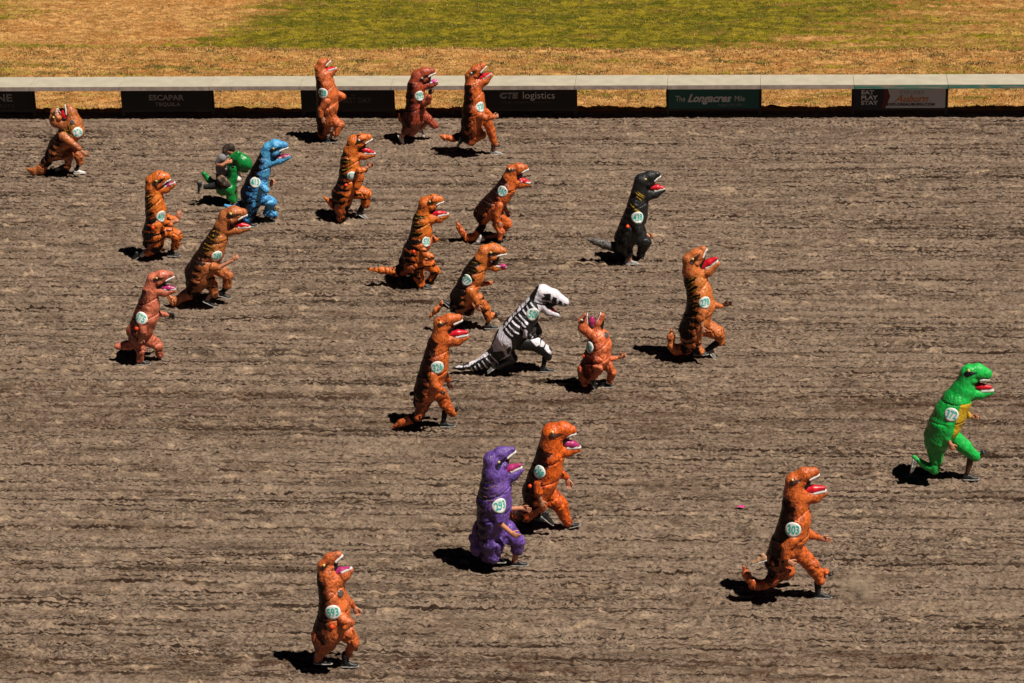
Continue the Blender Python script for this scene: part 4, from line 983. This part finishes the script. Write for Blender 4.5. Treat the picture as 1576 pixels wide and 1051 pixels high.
R.append(dict(crop=(1100, 705, 4.38), g=(560, 925), suit='rust', num='303', label='orange dinosaur costume runner number 303 kicking up dust at lower right',
  body=[(415, 750, 62), (430, 670, 84), (475, 590, 104), (525, 500, 108), (543, 410, 102), (545, 310, 88), (540, 235, 74)], skull=[(540, 158, 62), (605, 110, 50), (668, 95, 36)], jaw=[(598, 258, 62), (670, 260, 46), (740, 238, 20)],
  eye=(523, 147), tongue=(595, 218, 735, 200), armN=[(530, 550, 42), (485, 600, 34), (478, 665, 30)], handN=(515, 708, 18, 12, True), claws=[(458, 692, 0, 16, -.24), (775, 780, 18, -4, .15)], armF=[(610, 500, 40), (655, 522, 28), (700, 532, 20)], handF=(738, 545, 22, 4, False),
  legF=[(550, 620, 66), (650, 715, 50), (700, 800, 42)], blobs=[(745, 765, 26, .15, 1)], shinF=('k', [(695, 840, 26), (695, 905, 20)]), shoeF=(685, 930, 765, 945, 'black'), legN=[(420, 690, 78), (480, 760, 56), (400, 820, 36)], shinN=('k', [(400, 770, 26), (355, 710, 22)]), shoeN=(345, 690, 255, 718, 'tan'),
  tail=[(400, 800, 50), (340, 852, 34), (265, 842, 40), (212, 790, 28), (190, 725, 6)], disc=(530, 485, 51), dang=-2))
R.append(dict(crop=(670, 640, 4.204), g=(430, 965), suit='purple', num='293', label='purple dinosaur costume runner number 293',
  body=[(360, 845, 72), (352, 750, 84), (372, 650, 102), (380, 550, 112), (390, 460, 98), (390, 370, 84)], skull=[(375, 290, 64), (430, 245, 50), (492, 222, 26)], jaw=[(440, 410, 50), (500, 380, 42), (555, 350, 18)],
  eye=(412, 300), tongue=(440, 360, 545, 318), tcol='p', armN=[(400, 600, 46), (412, 670, 34)], foreN=('s', [(412, 690, 18), (490, 755, 14)]), handN=(508, 766, 20, 10, False), foreF=('s', [(490, 600, 16), (560, 598, 13)]), handF=(578, 600, 20, 4, False), armF=[(440, 590, 40), (480, 600, 26)],
  legF=[(450, 750, 80), (535, 810, 48), (530, 850, 42)], shinF=('s', [(520, 870, 22), (515, 940, 16)]), shoeF=(505, 970, 585, 968, 'black'), legN=[(370, 830, 90), (370, 900, 52)], shoeN=(360, 945, 430, 950, 'black'), tail=[(340, 890, 62), (275, 860, 44), (245, 790, 26), (265, 690, 10)], disc=(420, 582, 47), dang=4))
R.append(dict(crop=(670, 640, 4.204), g=(720, 740), suit='orange', num='298', label='vivid orange dinosaur costume runner number 298 behind the purple one',
  body=[(635, 580, 66), (655, 490, 94), (695, 410, 100), (722, 340, 98), (745, 255, 88), (752, 185, 76)], skull=[(762, 115, 72), (830, 90, 56), (882, 92, 32)], jaw=[(780, 215, 56), (850, 228, 40), (928, 218, 18)],
  eye=(757, 105), tongue=(850, 178, 920, 190), tcol='p', armN=[(670, 440, 38), (668, 490, 30)], foreN=('s', [(670, 495, 20), (680, 540, 16)]), handN=(690, 568, 8, 22, False), armF=[(770, 360, 40), (820, 380, 28), (850, 395, 20)], handF=(860, 432, 6, 24, False),
  legF=[(710, 500, 76), (805, 575, 52), (850, 675, 34)], shoeF=(850, 730, 915, 715, 'black'), legN=[(650, 570, 76), (590, 630, 54), (540, 645, 44)], shinN=('k', [(620, 640, 30), (690, 665, 22)]), shoeN=(690, 655, 740, 695, 'black'), disc=(670, 363, 42), dang=-38, valve=(612, 455)))
R.append(dict(crop=(425, 840, 5.253), g=(430, 990), suit='rust2', num='593', label='brownish orange dinosaur costume runner number 593 nearest the camera at the bottom',
  body=[(400, 770, 94), (430, 680, 128), (468, 570, 126), (475, 475, 124), (455, 380, 106), (430, 290, 92), (418, 230, 80)], skull=[(395, 165, 58), (440, 105, 50), (500, 72, 32)], jaw=[(490, 280, 62), (550, 235, 50), (608, 198, 20)],
  eye=(385, 158), tongue=(460, 222, 595, 180), tcol='p', window=(522, 385, 30), armF=[(560, 430, 40), (600, 460, 28), (625, 490, 18)], handF=(650, 525, 12, 18, True), armN=[(540, 590, 46), (600, 620, 34), (560, 660, 28)],
  legF=[(560, 700, 76), (620, 780, 48), (590, 860, 36)], claws=[(650, 822, 8, -18, .15)], shinF=('k', [(560, 880, 34), (560, 940, 26)]), shoeF=(540, 965, 600, 980, 'black'), legN=[(390, 740, 110), (370, 830, 62), (345, 890, 36)], shoeN=(325, 950, 400, 955, 'black'),
  disc=(460, 540, 60), dang=6, valve=(452, 657)))
for d in R: runner(d)
#EXTRAS
# rider on an inflatable green dinosaur
def ride_on():
    fg = Fig((295, 200, 7.006), (400, 800))
    NS = .13
    def low():
        return min(fg.loc(450, 790, -NS)[2]-fg.rm(20), fg.loc(455, 800, 0)[2])
    for _ in range(4):
        z = low(); g = ((fg.gpx[0]-fg.x0)*fg.s, (fg.gpx[1]-fg.y0)*fg.s); fg.set_g((g[0], g[1]-z*fg.s*ppm(fg.G)*.93))
    root = empty('ride_on_dinosaur_costume_runner', fg.G, 'brown haired runner in a grey shirt riding an inflatable green dinosaur costume', 'costumed runner', 'runners in inflatable dinosaur costumes on the track')
    def part(name, prs, mat, h=.012, wr=0.0, parent=root, attrs=False):
        v, f = build_sdf(prs, h)
        if wr: v = v+np.array([[noise.noise(Vector(p)*9)*wr, noise.noise(Vector(p)*9+Vector((5, 1, 2)))*wr, noise.noise(Vector(p)*9+Vector((1, 7, 2)))*wr] for p in v])
        v[:, 2] = np.maximum(v[:, 2], .004)
        return mesh_obj(name, v, f, mat, parent)
    G_ = NT('inflatable_green_vinyl'); tc = G_.n('TexCoord').outputs['Object']
    nn = G_.noise(tc, 6, 4); G_.l(G_.mix(G_.ss(nn, .3, .7), lin((10, 118, 50)), lin((20, 150, 68))), G_.b.inputs['Base Color']); G_.b.inputs['Roughness'].default_value = .3
    bb = G_.n('Bump', ins={'Height': G_.noise(tc, 9, 3, .6, 1.5), 'Strength': .6, 'Distance': .03}); G_.l(bb.outputs[0], G_.b.inputs['Normal'])
    green = G_.m
    ch = lambda pts, y=0.0, ly=1.0, k=.04: chain_prims(fg.pts(pts, y), ly, k)
    part('inflatable_body', ch([(330, 640, 70), (410, 590, 84), (455, 500, 66), (450, 400, 62), (450, 320, 56)], 0, .95)+ch([(300, 600, 60), (235, 575, 36), (180, 530, 34), (132, 472, 26)], 0, .9)
         +ch([(430, 640, 66), (450, 720, 46), (455, 770, 36)], .12)+ch([(400, 640, 66), (420, 720, 44), (450, 760, 34)], -.12), green, .013, .012)
    part('inflatable_head', ch([(450, 300, 62), (500, 300, 66), (550, 345, 88), (592, 375, 66)], 0, .8)+ch([(470, 300, 40), (500, 250, 26)], -.10)+ch([(470, 300, 40), (500, 250, 26)], .10), green, .012, .008)
    part('lower_jaw', ch([(490, 400, 40), (560, 430, 30), (590, 440, 22)], 0, .9), green)
    part('belly_panel', ch([(495, 450, 22), (508, 520, 30), (490, 590, 26)], 0, 1.6), TEETH)
    for sg in (-1, 1):
        e = fg.loc(455, 370, 0)+V3(0, sg*.20, 0); part('eye', [(e, e+V3(.01, 0, 0), .035, .035, .6, .01)], LINING, .008)
    # the rider: one continuous upper body
    part('torso', ch([(330, 520, 56), (325, 420, 62), (335, 330, 62), (365, 270, 48)], 0, 1.15), TEE, .012, .010)
    part('sleeve', ch([(325, 300, 46), (285, 350, 36)], -.19), TEE, .012, .006); part('sleeve', ch([(345, 290, 46), (350, 350, 34)], .19), TEE, .012, .006)
    part('forearm', ch([(280, 365, 25), (330, 375, 22), (385, 350, 16)], -.22), SKIN); part('forearm', ch([(345, 365, 25), (400, 360, 20)], .22), SKIN)
    a = fg.loc(395, 345, -.22); inst('hand', HAND_CURL, SKIN, root, a-V3(.04, 0, 0), V3(1, 0, .2), V3(0, .3, 1), 1.1)
    a = fg.loc(410, 355, .20); inst('hand', HAND_CURL, SKIN, root, a-V3(.04, 0, 0), V3(1, 0, .2), V3(0, .3, 1), 1.1, True)
    hd = part('head', ch([(375, 250, 26), (400, 222, 40), (420, 235, 36)], 0, .85)+ch([(448, 232, 9), (458, 240, 8)], 0, 1, .02)+ch([(425, 262, 20), (432, 262, 18)], 0, 1, .02), SKIN, .009)
    hair = plain('brown_hair', lin((52, 34, 28)), .6, .5, 60, .02)
    part('hair', ch([(372, 235, 42), (385, 195, 40), (420, 185, 38), (445, 205, 26)], 0, .95)+ch([(365, 230, 30), (362, 285, 24)], -.06, 1)+ch([(370, 230, 30), (372, 275, 24)], .06, 1), hair, .01, .02, hd)
    camo = NT('camouflage_trousers'); tc = camo.n('TexCoord').outputs['Object']; n1 = camo.noise(tc, 9, 3)
    c = camo.mix(camo.ss(n1, .47, .5), lin((26, 28, 22)), lin((84, 64, 50))); c = camo.mix(camo.ss(camo.noise(tc, 14, 3), .58, .6), c, lin((150, 110, 84)))
    camo.l(c, camo.b.inputs['Base Color']); camo.b.inputs['Roughness'].default_value = .9
    part('trousers', ch([(320, 480, 58), (320, 540, 60)], 0, 1.2)+ch([(320, 540, 56), (380, 590, 44), (370, 620, 34)], -.17)+ch([(330, 540, 56), (420, 590, 44), (460, 640, 30)], .17), camo.m, .012, .012)
    part('trouser_leg', ch([(290, 590, 50), (220, 605, 34), (150, 615, 28)], -NS), DARKCLOTH, .012, .006)
    part('trouser_leg', ch([(410, 640, 50), (450, 710, 34), (465, 770, 26)], NS), DARKCLOTH, .012, .006)
    a = fg.loc(118, 600, -NS); b = fg.loc(85, 680, -NS); X = (b-a)/np.linalg.norm(b-a)
    sh = inst('shoe', SHOE, SHOES['black'], root, a, X, V3(-.8, 0, .3)); inst('sole', SOLE, SHOES['grey'], sh, a, X, V3(-.8, 0, .3))
    a = fg.loc(450, 800, NS); a[2] = .004
    sh = inst('shoe', SHOE, SHOES['black'], root, a, V3(1, 0, 0), V3(0, 0, 1)); inst('sole', SOLE, SHOES['grey'], sh, a, V3(1, 0, 0), V3(0, 0, 1))
ride_on()
# pink scrap of paper lying on the dirt
P0 = ground(1139.5, 782.5); r_ = np.random.default_rng(2)
vs = [(P0[0]+x+r_.normal(0, .006), P0[1]+y+r_.normal(0, .01), .03+r_.uniform(0, .03)) for y in (-.04, 0, .04) for x in (-.07, -.02, .03, .07)]
fs = [(i+4*j, i+1+4*j, i+5+4*j, i+4+4*j) for j in range(2) for i in range(3)]
o = mesh_obj('paper_scrap', vs, fs, plain('pink_paper', lin((250, 40, 150)), .6, .05)); m_ = o.modifiers.new('thick', 'SOLIDIFY'); m_.thickness = .003
tag(o, 'tiny crumpled bright pink scrap lying on the dirt', 'scrap')
# dust kicked up by the front foot of runner 303
def dust(px, py, sx, sy, sz, dens):
    P = ground(px, py)
    import bmesh
    bm = bmesh.new(); bmesh.ops.create_icosphere(bm, subdivisions=3, radius=1)
    for v in bm.verts: v.co = Vector((v.co.x*sx, v.co.y*sy, v.co.z*sz+sz*.8))
    me = bpy.data.meshes.new('dust_cloud'); bm.to_mesh(me); bm.free()
    m = bpy.data.materials.new('dust'); m.use_nodes = True; nt = m.node_tree; nt.nodes.remove(nt.nodes['Principled BSDF'])
    pv = nt.nodes.new('ShaderNodeVolumePrincipled'); pv.inputs['Color'].default_value = (.90, .68, .48, 1)
    tc = nt.nodes.new('ShaderNodeTexCoord'); nz = nt.nodes.new('ShaderNodeTexNoise'); nz.inputs['Scale'].default_value = 5; nz.inputs['Detail'].default_value = 3
    nt.links.new(tc.outputs['Object'], nz.inputs['Vector'])
    mr = nt.nodes.new('ShaderNodeMapRange'); mr.inputs[1].default_value = .44; mr.inputs[2].default_value = .72; mr.inputs[4].default_value = dens
    nt.links.new(nz.outputs[0], mr.inputs[0])
    mp = nt.nodes.new('ShaderNodeMapping'); mp.vector_type = 'POINT'; mp.inputs['Location'].default_value = (0, 0, -.8); mp.inputs['Scale'].default_value = (1/sx, 1/sy, 1/sz)
    gd = nt.nodes.new('ShaderNodeTexGradient'); gd.gradient_type = 'QUADRATIC_SPHERE'
    nt.links.new(tc.outputs['Object'], mp.inputs['Vector']); nt.links.new(mp.outputs[0], gd.inputs['Vector'])
    mu = nt.nodes.new('ShaderNodeMath'); mu.operation = 'MULTIPLY'; nt.links.new(mr.outputs[0], mu.inputs[0]); nt.links.new(gd.outputs['Fac'], mu.inputs[1])
    nt.links.new(mu.outputs[0], pv.inputs['Density']); nt.links.new(pv.outputs[0], nt.nodes['Material Output'].inputs['Volume'])
    me.materials.append(m); o = link(bpy.data.objects.new('dust_cloud', me)); o.location = P
    tag(o, 'thin pale puff of dust thrown up beside the front foot of runner 303', 'dust', None, 'stuff')
dust(1325, 922, .66, .5, .32, 17)
